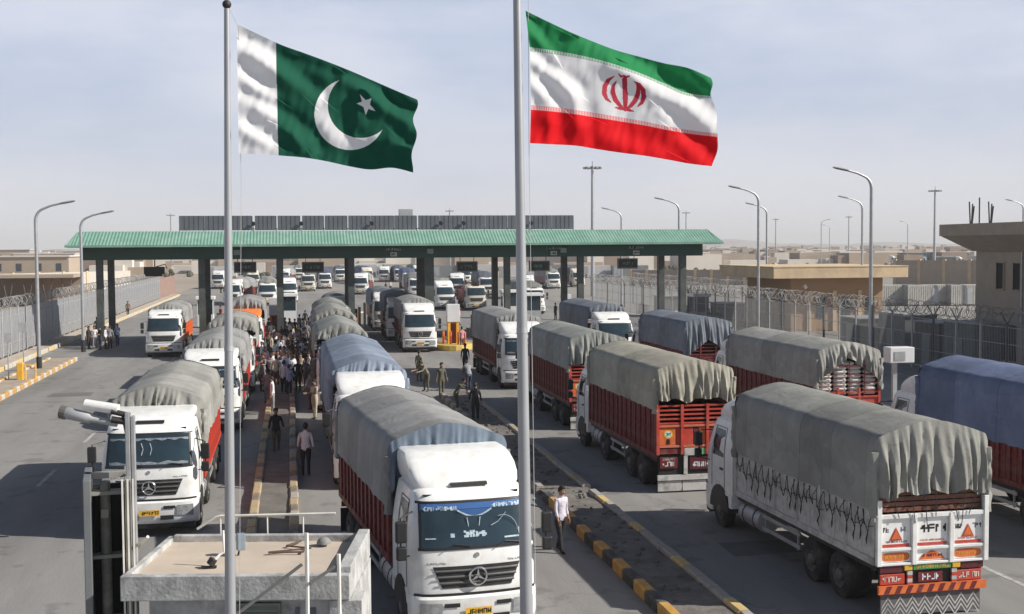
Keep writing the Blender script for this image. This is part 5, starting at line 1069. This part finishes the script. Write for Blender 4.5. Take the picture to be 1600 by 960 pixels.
obj('top_bar', (lambda m: (m.box(-.34, .28, .0, .12, zt-.08, zt), m)[1])(MB()), mat('bracket_grey', (.28, .27, .24), .6), t)
obj('junction_box', (lambda m: (m.box(-.12, -.02, -.12, -.07, zt-.62, zt-.5), m)[1])(MB()), mat('bracket_grey', (.28, .27, .24), .6), t)
# camera post
a = P(203, 650, 17.0); t = thing('camera_post', 'grey steel post beside the sign cabinet carrying two long camera housings', 'post', (a.x, a.y, 0))
pole = obj('post', (lambda m: (m.box(-.065, .0, -.06, .06, 0, a.z+.05), m.box(.008, .065, -.055, .055, 0, a.z), m)[2])(MB()), alum, t, bevel=.01)
for (p0, p1, r_, mt, nm) in (((97, 644), (183, 663), .085, alum, 'camera_housing'), ((133, 632), (185, 640), .075, white, 'camera_housing')):
    c0, c1 = P(p0[0], p0[1], 17.0)-Vector((a.x, a.y, 0)), P(p1[0], p1[1], 17.0)-Vector((a.x, a.y, 0))
    h_ = obj(nm, (lambda m: (m.tube([c0, c0+(c1-c0)*.04, c0+(c1-c0)*.5, c0+(c1-c0)*.55, c1], [r_*.8, r_, r_*.95, r_*.62, r_*.5] if mt is alum else r_, 14), m)[1])(MB()), mt, t, smooth=40)
    if mt is alum: obj('lens_hood', (lambda m: (m.tube([c0-(c1-c0)*.03, c0+(c1-c0)*.08], r_*1.12, 14), m)[1])(MB()), mat('hood_grey', (.13, .12, .11), .6), h_)
obj('camera_bracket', (lambda m: (m.tube([(-.25, 0, P(190, 655, 17).z), (0, 0, P(200, 660, 17).z)], .05, 8), m.tube([(-.25, 0, P(190, 642, 17).z), (0, 0, P(200, 650, 17).z)], .04, 8), m.tube([(-.1, 0, a.z), (-.02, .02, a.z-.5), (.03, -.05, a.z-1)], .02, 5), m)[3])(MB()), dark, t)
# ------------------------------------------------------------------ flags
def lerp_curve(c, u):
    n = len(c)-1; k = min(n-1, int(u*n)); f = u*n-k
    p0, p1, p2, p3 = c[max(0, k-1)], c[k], c[k+1], c[min(n, k+2)]
    return tuple(.5*((2*p1[i])+(-p0[i]+p2[i])*f+(2*p0[i]-5*p1[i]+4*p2[i]-p3[i])*f*f+(-p0[i]+3*p1[i]-3*p2[i]+p3[i])*f**3) for i in (0, 1))
def resample(c, n=8):
    ds = [0]
    for i in range(1, len(c)): ds.append(ds[-1]+math.hypot(c[i][0]-c[i-1][0], c[i][1]-c[i-1][1]))
    o_ = []
    for j in range(n+1):
        t_ = ds[-1]*j/n; k = max(i for i in range(len(c)-1) if ds[i] <= t_+1e-9); f = (t_-ds[k])/max(1e-9, ds[k+1]-ds[k])
        o_.append((c[k][0]+(c[k+1][0]-c[k][0])*f, c[k][1]+(c[k+1][1]-c[k][1])*f))
    return o_
def flag(name, label, curves, vs, depthfn, Z, nu, nv, mfn, mats, right=None):
    cs = [resample(c) for c in curves]; m = MB(); px = {}
    def pt(u, v):
        k = max(i for i in range(len(vs)-1) if vs[i] <= v+1e-9); f = (v-vs[k])/(vs[k+1]-vs[k])
        a, b_ = lerp_curve(cs[k], u), lerp_curve(cs[k+1], u)
        x, y = a[0]+(b_[0]-a[0])*f, a[1]+(b_[1]-a[1])*f
        if right: x += right(v)*max(0, (u-.8)/.2)**1.5
        return x, y
    def f3(u, v): x, y = pt(u, v); return P(x, y, Z+depthfn(u, v, x, y))
    m.grid(f3, nu, nv, lambda u, v: mfn(u, v, *pt(u, v)))
    o = link(name, m.mesh(name, mats, 180)); return tag(o, label, 'flag')
flagw = mat('flag_white', (.86, .86, .87), .9, var=.02, trans=.42, spec=.05); flagg = mat('flag_dark_green', (.010, .085, .052), .85, var=.03, trans=.15, spec=.15)
flagm = mat('flag_green', (.02, .22, .075), .7, var=.03, trans=.22, spec=.1); flagr = mat('flag_red', (.72, .008, .014), .7, var=.03, trans=.25, spec=.1); flagd = mat('emblem_red', (.42, .012, .04), .7, var=.03)
def inpoly(x, y, p):
    c = False; j = len(p)-1
    for i in range(len(p)):
        if (p[i][1] > y) != (p[j][1] > y) and x < (p[j][0]-p[i][0])*(y-p[i][1])/(p[j][1]-p[i][1])+p[i][0]: c = not c
        j = i
    return c
star_tips = [(562.5, 148), (557.3, 162), (571.5, 180), (587, 174), (580.5, 153.5)]
sc_ = (571.7, 163.5); sp_ = []
order = sorted(star_tips, key=lambda p: atan2(p[1]-sc_[1], p[0]-sc_[0]))
for i, p in enumerate(order):
    q = order[(i+1) % 5]; sp_ += [p, (sc_[0]+((p[0]+q[0])/2-sc_[0])*.52, sc_[1]+((p[1]+q[1])/2-sc_[1])*.52)]
def pkm(u, v, x, y):
    if x < 431+4*v: return 0
    if (x-547.1)**2+(y-178.9)**2 < 55.8**2 and (x-563.5)**2+(y-164.6)**2 > 51.3**2: return 0
    if abs(x-sc_[0]) < 20 and inpoly(x, y, sp_): return 0
    return 1
def creases(cl, base=.02, ph=0):
    """ folds of the cloth: each one (points, width, depth) along a polyline """
    sg = []
    for pts, wd_, am in cl:
        L_ = [0]
        for i in range(1, len(pts)): L_.append(L_[-1]+math.hypot(pts[i][0]-pts[i-1][0], pts[i][1]-pts[i-1][1]))
        for i in range(len(pts)-1): sg.append((pts[i], pts[i+1], L_[i]/L_[-1], L_[i+1]/L_[-1], wd_, am, id(pts), i == 0, i == len(pts)-2))
    def f(u, v, x, y):
        best = {}
        for a, b_, t0, t1, wd_, am, k, fst, lst in sg:
            dx, dy = b_[0]-a[0], b_[1]-a[1]; ln = math.hypot(dx, dy); t_ = max(0, min(1, ((x-a[0])*dx+(y-a[1])*dy)/(ln*ln)))
            ex, ey = x-a[0]-dx*t_, y-a[1]-dy*t_; d = math.hypot(ex, ey)
            if d > wd_*5: continue
            s_ = 1 if (ex*-dy+ey*dx) < 0 else -1; tt = t0+(t1-t0)*t_
            if k not in best or d < best[k][0]: best[k] = (d, s_, tt, wd_, am)
        z = 0
        for d, s_, tt, wd_, am in best.values():
            q = d/(wd_*1.25); z += .60*am*s_*q*math.exp(.5-q*q*.5)*sin(pi*(.08+.84*tt))**.5
        return z+base*noise.noise(Vector((x*.02+ph, y*.03, ph)))*2+.012*noise.noise(Vector((x*.07+ph, y*.05+x*.05, ph)))
    return f
PKC = creases([([(372, 62), (400, 78), (433, 100), (470, 128), (500, 152)], 9, .085), ([(373, 108), (395, 128), (430, 152)], 8, .07), ([(374, 148), (400, 160), (432, 178), (462, 196), (490, 222), (494, 240)], 8, .075), ([(374, 190), (395, 205), (430, 226)], 7, .05),
               ([(436, 196), (460, 206), (478, 232)], 6, .045), ([(545, 118), (580, 140), (612, 165), (650, 190)], 9, .11), ([(560, 222), (575, 245), (590, 262)], 8, .06), ([(500, 175), (530, 205), (560, 225)], 11, .03), ([(606, 130), (625, 160), (650, 168)], 7, -.05),
               ([(620, 215), (640, 236), (650, 262)], 7, .05), ([(470, 90), (540, 112), (600, 138)], 7, -.03)], ph=1)
IRC = creases([([(826, 34), (845, 60), (862, 80)], 6, .04), ([(829, 84), (850, 104), (872, 118), (900, 142)], 7, .06), ([(830, 118), (850, 142), (878, 168)], 7, .06), ([(880, 108), (905, 148), (912, 185), (918, 226)], 9, .065), ([(860, 160), (868, 195), (866, 222)], 8, .05),
               ([(905, 62), (960, 88), (1000, 112), (1040, 138), (1075, 154), (1118, 190)], 11, .13), ([(1030, 168), (1045, 180), (1052, 190)], 6, .04), ([(1060, 210), (1085, 228), (1108, 252)], 10, .07), ([(1040, 98), (1070, 112), (1108, 142)], 8, -.06), ([(840, 32), (900, 62), (960, 90)], 8, -.035), ([(950, 195), (1000, 215), (1040, 235)], 16, .03)], ph=4)
flag('pakistan_flag', 'dark green flag with white hoist band, white crescent and star, blowing from the left pole',
     [[(370, 38), (400, 52), (430, 67), (500, 92), (560, 116), (600, 134), (612, 141), (634, 143), (652, 156)],
      [(371.5, 140), (400, 148), (434, 158), (490, 175), (540, 188), (590, 200), (620, 203), (640, 206), (651, 208)],
      [(373, 240), (400, 241), (434, 243), (480, 247), (520, 254), (570, 266), (600, 263), (625, 262), (646, 270)]], [0, .5, 1],
     lambda u, v, x, y: PKC(u, v, x, y)+.62*u+.07*u*sin(2*pi*(.55*u+.25*v)), 14.0, 400, 260, pkm, [flagw, flagg], right=lambda v: 3*sin(v*13)-5*sin(pi*v*2.2)**2)
# strokes of the red emblem: (points, widths) in enlarged photo pixels
E = [([(616, 410), (585, 430), (566, 465), (563, 500), (575, 530), (598, 549)], [1, 14, 20, 20, 13, 2]), ([(722, 437), (752, 455), (771, 485), (775, 520), (765, 550), (742, 572)], [1, 13, 20, 20, 14, 2]),
     ([(628, 436), (611, 462), (608, 495), (622, 535), (645, 565), (668, 584)], [1, 13, 19, 20, 14, 8]), ([(733, 440), (745, 470), (743, 505), (728, 540), (706, 568), (684, 584)], [1, 13, 19, 20, 14, 8]),
     ([(672, 428), (673, 470), (676, 530), (676, 590)], [22, 20, 22, 12]), ([(622, 577), (650, 584), (676, 586), (700, 592), (720, 598)], [3, 10, 14, 9, 3]), ([(640, 398), (652, 411), (668, 408), (680, 414), (698, 408)], [3, 7, 6, 7, 3])]
ES = []
for pts, wds in E:
    for i in range(len(pts)-1): ES.append((pts[i], pts[i+1], wds[i], wds[i+1]))
def inemb(x, y):
    X, Y = (x-780)*3.43, y*3.43
    if not (550 < X < 790 and 385 < Y < 610): return False
    for a, b_, wa, wb in ES:
        dx, dy = b_[0]-a[0], b_[1]-a[1]; t_ = max(0, min(1, ((X-a[0])*dx+(Y-a[1])*dy)/(dx*dx+dy*dy)))
        if math.hypot(X-a[0]-dx*t_, Y-a[1]-dy*t_) < (wa+(wb-wa)*t_)/2*1.15+1.8: return True
    return False
def irm(u, v, x, y):
    V1, V2 = 1/3, 2/3
    if v < V1-.018: return 0
    if v > V2+.022: return 2
    if v < V1+.022:                                  # lace of lettering between the bands
        k = (u*120) % 1; return 1 if (k < .55 or abs(v-V1) > .014 and v > V1) or v > V1+.016 else 0
    if v > V2-.024:
        k = (u*120+.3) % 1; return 1 if (k < .5 or v < V2-.014) else 2
    return 3 if inemb(x, y) else 1
flag('iran_flag', 'green, white and red striped flag with red emblem blowing from the right pole',
     [[(821, 17), (860, 36), (905, 57), (960, 78), (1010, 92), (1045, 101), (1070, 104), (1090, 114), (1111, 122)],
      [(828, 77), (867, 82), (911, 89), (955, 100), (990, 112), (1028, 127), (1066, 147), (1088, 148), (1108, 152)],
      [(829.6, 168), (865, 171), (897, 175), (955, 184), (1013, 194), (1057, 203), (1085, 207), (1100, 209), (1119, 211)],
      [(828, 224), (865, 226), (900, 228), (955, 237), (1010, 244), (1045, 250), (1072, 255), (1095, 259), (1114, 260)]], [0, 1/3, 2/3, 1],
     lambda u, v, x, y: IRC(u, v, x, y)+.62*u+.07*u*sin(2*pi*(.5*u+.2*v)), 14.0, 480, 260, irm, [flagm, flagw, flagr, flagd], right=lambda v: 5*sin(pi*v)+2*sin(v*17))
def flagpole(label, top, bot, r0, r1, Z, finial):
    a, b_ = P(*top, Z), P(*bot, Z); e = b_+(b_-a)*(b_.z/(a.z-b_.z)); e.z = 0
    t = thing('flagpole', label, 'flagpole', e); d = a-e
    n = 6; pts = [d*(k/n) for k in range(n+1)]; k_ = (a.z-b_.z)/a.z; rb = r0+(r0-r1)*(1-k_)/k_
    obj('pole', (lambda m: (m.tube(pts, [rb+(r1-rb)*i/n for i in range(n+1)], 18), m)[1])(MB()), mat('pole_grey', (.36, .37, .385), .42, .3, var=.06, vs=1.5), t, smooth=50)
    for f in (.30, .62): obj('pole_joint', (lambda m: (m.tube([d*f, d*(f+.006)], rb+(r1-rb)*f+.004, 18), m)[1])(MB()), alum, t, smooth=50)
    obj('base_plate', (lambda m: (m.tube([(0, 0, 0), (0, 0, .03)], .2, 12), m)[1])(MB()), dark, t)
    if finial: obj('finial', (lambda m: (m.rings([[tuple(d+Vector((.052*sin(u*pi/8)*cos(q*pi/6), .052*sin(u*pi/8)*sin(q*pi/6), .05-.052*cos(u*pi/8)))) for q in range(12)] for u in range(9)]), m)[1])(MB()), dark, t, smooth=60)
    hl = MB(); c = d+CI @ Vector((.13, 0, 0)); hl.tube([d+CI @ Vector((.03, 0, 0)), c-Vector((0, 0, .22)), c-Vector((0, 0, 2.0)), e*0+CI @ Vector((.10, 0, 0))+Vector((0, 0, 1.2))], .004, 4); obj('halyard', hl, mat('cord_pale', (.5, .5, .5), .8), t)
flagpole('slim grey flagpole with ball finial carrying the dark green flag', (354.5, 14), (360, 960), .063, .033, 14.0, True)
flagpole('taller grey flagpole running the full picture height carrying the striped flag', (807.5, -30), (822.5, 960), .074, .046, 14.0, True)
# ------------------------------------------------------------------ people
def person_mesh(name, leg=(0, 0), knee=(0, 0), arm=((0, 0), (0, 0)), elbow=(10, 10), lean=0, headt=0, headlean=0):
    """ skinned figure looking to -y; returns mesh with slots skin, shirt, trousers, shoes """
    V, E_, RR, T = [], [], [], []
    def add(p, r, par, reg):
        V.append(Vector(p)); RR.append(r if isinstance(r, tuple) else (r, r)); T.append(reg)
        if par is not None: E_.append((par, len(V)-1))
        return len(V)-1
    rx = lambda v, a: Matrix.Rotation(R(a), 3, 'X') @ Vector(v)
    pel = Vector((0, 0, .96)); up = lambda z, y=0, x=0: pel+rx((x, y, z), lean)
    i0 = add(pel, (.155, .115), None, 2)
    i1 = add(up(.14), (.14, .105), i0, 1); i2 = add(up(.30), (.15, .11), i1, 1); i3 = add(up(.42), (.17, .105), i2, 1); i4 = add(up(.50, .01), (.085, .075), i3, 1)
    nk = add(up(.565, -.005), .052, i4, 0)
    hb = up(.58, -.01); hr = lambda z, y: hb+rx((0, y, z), lean+headlean)
    h1 = add(hr(.06, -.02), (.066, .078), nk, 0); h2 = add(hr(.13, -.015), (.078, .096), h1, 0); h3 = add(hr(.185, 0), (.060, .075), h2, 0)
    add(hr(.085, -.112), .011, h1, 0)
    for s_ in (-1, 1): add(hr(.09, .0)+Vector((s_*.083, 0, 0)), (.010, .022), h1, 0)
    for k, s_ in enumerate((-1, 1)):
        sh = add(up(.45, .005, s_*.165), (.066, .062), i3, 1)
        fa, ab = arm[k]
        def av(l, bend=0): return Matrix.Rotation(R(-s_*ab), 3, 'Y') @ (Matrix.Rotation(R(fa+bend), 3, 'X') @ Vector((0, 0, -l)))
        sp = V[sh]; e1 = add(sp+Vector((s_*.03, 0, 0))+av(.14), .052, sh, 1); el = sp+Vector((s_*.035, 0, 0))+av(.28); e2 = add(el, .044, e1, 1)
        w1 = el+av(.12, -elbow[k]); e3 = add(w1, .042, e2, 1); wr = el+av(.25, -elbow[k]); e4 = add(wr, .027, e3, 0)
        dr = av(1, -elbow[k]).normalized(); side = Vector((0, 1, 0)); side = (side-dr*side.dot(dr)).normalized(); nrm = dr.cross(side)
        pm = add(wr+dr*.055, (.018, .036), e4, 0)
        for j, (o_, ln) in enumerate(((-.028, .068), (-.010, .078), (.010, .073), (.027, .058))):
            f0 = add(wr+dr*.095+side*o_, .0095, pm, 0); f1 = add(wr+dr*(.095+ln*.5)+side*o_*1.1+nrm*s_*-.012, .0085, f0, 0); add(wr+dr*(.095+ln*.9)+side*o_*1.15+nrm*s_*-.030, .007, f1, 0)
        t0 = add(wr+dr*.045-side*.045, .0105, pm, 0); add(wr+dr*.088-side*.062+nrm*s_*-.012, .009, t0, 0)
        hp_ = add(pel+Vector((s_*.095, 0, -.09)), (.105, .112), i0, 2)
        a = leg[k]; th = V[hp_]+rx((0, 0, -.22), -a) ; kn = V[hp_]+rx((0, 0, -.41), -a)
        l1 = add(th, .088, hp_, 2); l2 = add(kn, .064, l1, 2)
        kb = -a+knee[k]; l3 = add(kn+rx((0, .012, -.16), kb), .062, l2, 2); an = kn+rx((0, 0, -.385), kb); l4 = add(an, .046, l3, 2)
        f_ = add(an+rx((0, .015, -.04), kb*.5), (.040, .042), l4, 3); add(an+rx((s_*.02, -.15, -.055), kb*.4), (.038, .026), f_, 3)
    mn = min(v.z-.03 for v, r_, q in zip(V, RR, T) if q == 3)
    V = [v-Vector((0, 0, mn)) for v in V]
    me = bpy.data.meshes.new(name); me.from_pydata([tuple(v) for v in V], E_, []); o = bpy.data.objects.new(name, me); COL.objects.link(o)
    sk = o.modifiers.new('s', 'SKIN'); sk.use_smooth_shade = True
    for i, sv in enumerate(me.skin_vertices[0].data): sv.radius = RR[i]; sv.use_root = (i == 0)
    ss = o.modifiers.new('u', 'SUBSURF'); ss.levels = ss.render_levels = 1
    dg = bpy.context.evaluated_depsgraph_get(); em = bpy.data.meshes.new_from_object(o.evaluated_get(dg)); em.name = name
    bpy.data.objects.remove(o)
    segs = [(V[a], V[b_], T[b_] if T[b_] != 2 or T[a] == 2 else T[b_]) for a, b_ in E_]
    mi = []
    for p in em.polygons:
        c = p.center; best = (9, 0)
        for a, b_, g_ in segs:
            d = b_-a; t_ = max(0, min(1, (c-a).dot(d)/max(1e-9, d.length_squared))); dd = (c-a-d*t_).length - .03*(g_ == 1)
            if dd < best[0]: best = (dd, g_)
        mi.append(best[1])
    em.materials.clear()
    for q in (skin, shirt0, shirt0, shoe): em.materials.append(q)
    em.polygons.foreach_set('material_index', mi); em.polygons.foreach_set('use_smooth', [True]*len(mi))
    hd = V[h2]; h3v = V[h3]; ax = (h3v-V[h1]).normalized()
    # hair cap and face marks as children
    hm = MB(); n = 12; fr = Matrix.Rotation(R(lean+headlean), 3, 'X')
    hm.rings([[tuple(hd+fr @ Vector((.092*q*cos(2*pi*i/n), .018+.108*q*sin(2*pi*i/n), z+.05*(-sin(2*pi*i/n))*(q > .8)))) for i in range(n)] for q, z in ((.86, -.04), (1.0, .0), (1.0, .04), (.86, .075), (.5, .10), (.05, .112))], cap=(False, True))
    hair = hm.mesh('hair', hairm, 60)
    fm = MB()
    for s_ in (-1, 1): fm.tube([tuple(hd+fr @ Vector((s_*.032, -.095, -.012))), tuple(hd+fr @ Vector((s_*.032, -.104, -.012)))], .009, 6)
    for s_ in (-1, 1): fm.tube([tuple(hd+fr @ Vector((s_*.014, -.10, .008))), tuple(hd+fr @ Vector((s_*.05, -.090, .008)))], .005, 4)
    fm.tube([tuple(hd+fr @ Vector((-.022, -.098, -.078))), tuple(hd+fr @ Vector((.022, -.098, -.078)))], .006, 5)
    face = fm.mesh('face', hairm, 60)
    return em, hair, face
skin = mat('skin', (.33, .19, .12), .55, var=.06); hairm = mat('black_hair', (.012, .010, .010), .6, var=.3, bump=.4, bs=80); shoe = mat('dark_shoes', (.02, .018, .016), .5)
shirt0 = mat('cloth_white', (.66, .66, .68), .8, var=.06, bump=.4, bs=14)
CL = {'white': shirt0, 'lilac white': mat('cloth_lilac', (.58, .55, .62), .8, var=.08, bump=.4, bs=14), 'black': mat('cloth_black', (.018, .018, .02), .8, var=.2, bump=.3, bs=14), 'dark blue': mat('cloth_navy', (.03, .04, .08), .8, var=.2, bump=.3, bs=14),
      'olive': mat('cloth_olive', (.10, .095, .065), .85, var=.45, vs=14, bump=.3, bs=14), 'camouflage': mat('cloth_camo', (.20, .19, .14), .85, var=.6, vs=18), 'pink': mat('cloth_pink', (.55, .25, .25), .8, var=.08), 'grey': mat('cloth_grey', (.24, .24, .25), .8, var=.1, bump=.3, bs=14),
      'light blue': mat('cloth_light_blue', (.30, .40, .62), .8, var=.08), 'beige': mat('cloth_beige', (.45, .38, .28), .8, var=.1), 'brown': mat('cloth_brown', (.12, .07, .05), .8, var=.1), 'red': mat('cloth_red', (.38, .05, .04), .8, var=.1)}
POSE = [person_mesh('person_standing', leg=(2, -2), arm=((6, 8), (-4, 8)), elbow=(12, 16)), person_mesh('person_walking', leg=(13, -11), knee=(4, 12), arm=((-14, 6), (12, 6)), elbow=(14, 26), lean=3),
        person_mesh('person_arms_folded', leg=(-3, 3), arm=((-12, 1), (-14, 1)), elbow=(82, 88)), person_mesh('person_hands_on_hips', leg=(4, -4), arm=((10, 9), (4, 12)), elbow=(28, 50)), person_mesh('person_bending', leg=(22, 8), knee=(26, 14), arm=((-60, 4), (-50, 6)), elbow=(20, 30), lean=38, headlean=-20)]
PZ = ['standing', 'walking', 'forearms raised', 'one arm bent', 'bending forward']
def person(px, py, rz, sh, tr, pose, where, group=None, h=1.0, x=None, y=None, z=0, label=None):
    q = G(px, py, z) if x is None else Vector((x, y, z))
    lb = label or ('%s top, %s trousers, %s, %s' % (sh, tr, PZ[pose], where.replace(', left of centre', ', centre left').replace(', right of centre', ', centre right')))
    t = thing('person', lb, 'person', q, rz, group); t.scale = (h, h, h)
    me, hr_, fc = POSE[pose]; o = link('body', me, t)
    for k, mt in ((1, CL[sh]), (2, CL[tr])): o.material_slots[k].link = 'OBJECT'; o.material_slots[k].material = mt
    link('hair', hr_, t); link('face', fc, t); return t
person(876, 863, R(28), 'lilac white', 'black', 1, 'beside the yellow and black kerb', h=.95)
person(478, 744, R(172), 'white', 'black', 0, 'seen from behind right of the middle island')
person(432, 711, R(10), 'black', 'olive', 3, 'on the middle island facing us', h=.98)
person(743, 662, R(160), 'black', 'black', 3, 'on the right hand kerb seen from behind')
person(690, 621, R(20), 'olive', 'olive', 0, 'soldier on the right island', label='soldier in olive uniform standing on the right island facing us')
person(655, 596, R(140), 'camouflage', 'olive', 0, '', label='soldier in pale camouflage standing near the end of the right island')
person(712, 646, R(60), 'olive', 'olive', 4, '', label='soldier in olive bending forward on the right island beside the standing man in black')
person(668, 612, R(-60), 'camouflage', 'olive', 4, '', label='soldier in camouflage stooping at the end of the right island')
person(727, 582, R(175), 'dark blue', 'black', 1, 'on the open lane below the yellow island nose')
person(733, 612, R(190), 'grey', 'dark blue', 4, 'in the truck shadow behind the man in black')
person(722, 548, R(200), 'pink', 'brown', 0, 'beside the yellow island nose')
person(712, 540, R(30), 'light blue', 'grey', 0, 'leaning by the white cabinet on yellow legs')
person(718, 508, R(90), 'pink', 'grey', 0, 'high behind the white lane cabinet', z=.0)
person(846, 800, R(180), 'grey', 'black', 0, '', label='person in grey half hidden behind the right flagpole beside the kerb', h=.8) if 0 else None
rnd = random.Random(11)
# left group at the canopy column
for k, (px, py, sh, tr, ps, rz) in enumerate(((139, 546, 'black', 'black', 0, 60), (148, 545, 'white', 'grey', 0, 10), (157, 547, 'black', 'dark blue', 2, -40), (165, 546, 'white', 'black', 3, 90), (172, 545, 'grey', 'black', 0, 180), (184, 541, 'light blue', 'dark blue', 2, -20), (200, 495, 'brown', 'black', 0, 30), (152, 528, 'grey', 'dark blue', 0, 200))):
    person(px, py, R(rz), sh, tr, ps, ['leftmost of the left column group', 'second from left in the left column group', 'third from left in the left column group', 'middle of the left column group', 'behind the left column group', 'rightmost of the left column group', 'alone on the kerb beyond the left column', 'against the left canopy column'][k], 'people gathered at the left canopy column')
# crowd on and around the middle island
spots = [(412, 600, 'grey'), (424, 603, 'grey'), (432, 606, 'beige'), (452, 602, 'light blue'), (460, 600, 'white'), (447, 596, 'white'), (478, 608, 'grey'), (490, 628, 'grey'), (489, 608, 'grey'), (419, 578, 'brown'), (431, 575, 'black'), (438, 585, 'grey'), (449, 578, 'black'), (457, 574, 'black'), (464, 580, 'dark blue'),
         (472, 572, 'black'), (481, 566, 'grey'), (487, 582, 'black'), (421, 556, 'olive'), (436, 553, 'beige'), (446, 556, 'black'), (455, 553, 'grey'), (462, 549, 'black'), (476, 547, 'white'), (488, 552, 'grey'), (424, 536, 'white'), (438, 537, 'brown'), (452, 535, 'white'), (453, 525, 'red'), (474, 528, 'white'),
         (480, 538, 'grey'), (467, 541, 'black'), (430, 568, 'black'), (442, 567, 'grey'), (466, 563, 'dark blue'), (415, 590, 'black'), (476, 590, 'black'), (452, 588, 'black')]
more = [(408, 612, 'grey'), (416, 586, 'white'), (427, 592, 'black'), (434, 594, 'grey'), (441, 602, 'black'), (466, 612, 'black'), (470, 598, 'beige'), (483, 600, 'dark blue'), (494, 596, 'black'), (496, 612, 'grey'), (414, 566, 'grey'), (425, 565, 'beige'), (433, 561, 'dark blue'), (451, 566, 'black'), (460, 562, 'grey'), (474, 560, 'black'), (484, 571, 'brown'), (493, 578, 'grey'), (416, 545, 'black'), (429, 546, 'grey'), (441, 545, 'dark blue'), (449, 545, 'black'), (459, 541, 'beige'), (469, 552, 'grey'),
        (482, 528, 'black'), (490, 540, 'grey'), (420, 527, 'dark blue'), (445, 528, 'grey'), (461, 530, 'black'), (487, 518, 'white'), (468, 519, 'grey'), (477, 512, 'black'), (410, 575, 'black'), (407, 553, 'grey'), (456, 588, 'grey'), (444, 588, 'beige'), (464, 590, 'brown'), (436, 570, 'white'), (470, 581, 'grey'), (478, 578, 'white')]
spots += more; lt_ = ['white', 'light blue', 'lilac white', 'beige', 'grey']
spots = [(a, b_ + (3 if k % 4 == 0 else 0), lt_[(k//2) % 5] if c in ('black', 'dark blue') and k % 5 in (0, 2) else c) for k, (a, b_, c) in enumerate(spots)] + [(418, 630, 'grey'), (426, 648, 'white'), (486, 640, 'grey'), (492, 655, 'beige'), (444, 618, 'white'), (452, 622, 'light blue')]
rows = ['nearest', 'near', 'middle', 'far', 'farthest']; cols_ = ['left side', 'left of centre', 'centre', 'right of centre', 'right side']; seen = {}
for k, (px, py, sh) in enumerate(spots):
    r_ = rows[min(4, int((630-py)/21))]; c_ = cols_[min(4, max(0, int((px-408)/17)))]
    ps = rnd.choice((0, 0, 1, 2, 3)); tr = sh if sh in ('grey', 'beige', 'white', 'brown') and k % 3 == 0 else rnd.choice(('black', 'dark blue', 'grey', 'black', 'brown')); s2 = sh
    for alt in ('black', 'dark blue', 'grey', 'brown', 'beige', 'olive'):
        key = (sh, tr, ps, r_, c_)
        if key not in seen: break
        tr = alt
    seen[key] = 1
    person(px, py, R(rnd.uniform(0, 360)), s2, tr, ps, '%s row of the island crowd, %s' % (r_, c_), 'crowd around the middle island', h=rnd.uniform(.94, 1.03))
# silhouettes by the right fence and far yard
for k, (px, py, sh) in enumerate(((1108, 512, 'black'), (1122, 513, 'black'), (1157, 512, 'black'), (1074, 506, 'dark blue'), (1082, 507, 'black'), (868, 500, 'black'), (577, 458, 'black'), (582, 457, 'dark blue'), (610, 455, 'white'), (603, 457, 'black'), (345, 505, 'red'), (341, 520, 'dark blue'))):
    person(px, py, R(rnd.uniform(0, 360)), sh, 'black', 0, ['left of three by the right fence', 'middle of three by the right fence', 'right of three by the right fence', 'left of two at the low guard booth', 'right of two at the low guard booth', 'beside the red brown cabinet', 'far down the yard on the left', 'far down the yard beside another', 'far down the yard in a pale shirt', 'far down the yard in dark clothes', 'by the second canopy columns', 'behind the red boarded truck at the left lane'][k], 'people standing farther off')
# bits of rubble and cloths along the islands
m = MB()
for k in range(160):
    x = rnd.uniform(7.7, 8.8); y = rnd.uniform(24, 58); r_ = rnd.uniform(.02, .07)
    m.cbox((x, y, .18+r_*.4), (r_*2, r_*1.4, r_), rnd.uniform(0, 3))
tag(obj('island_rubble', m, dirt), 'loose stones and rubble strewn over the right island', 'rubble', kind='stuff')
# ------------------------------------------------------------------ air
hzm = bpy.data.materials.new('air'); hzm.use_nodes = True; t_ = hzm.node_tree; t_.nodes.clear()
o_ = t_.nodes.new('ShaderNodeOutputMaterial'); pv = t_.nodes.new('ShaderNodeVolumePrincipled'); pv.inputs['Color'].default_value = (1, 1, 1, 1); pv.inputs['Density'].default_value = .00024; pv.inputs['Anisotropy'].default_value = 0
t_.links.new(pv.outputs[0], o_.inputs['Volume'])
m = MB(); m.box(-7200, 7200, -320, 9200, -1.5, 95); h_ = obj('haze', m, hzm); h_['kind'] = 'stuff'; h_['label'] = 'thin dusty haze over the whole plain'
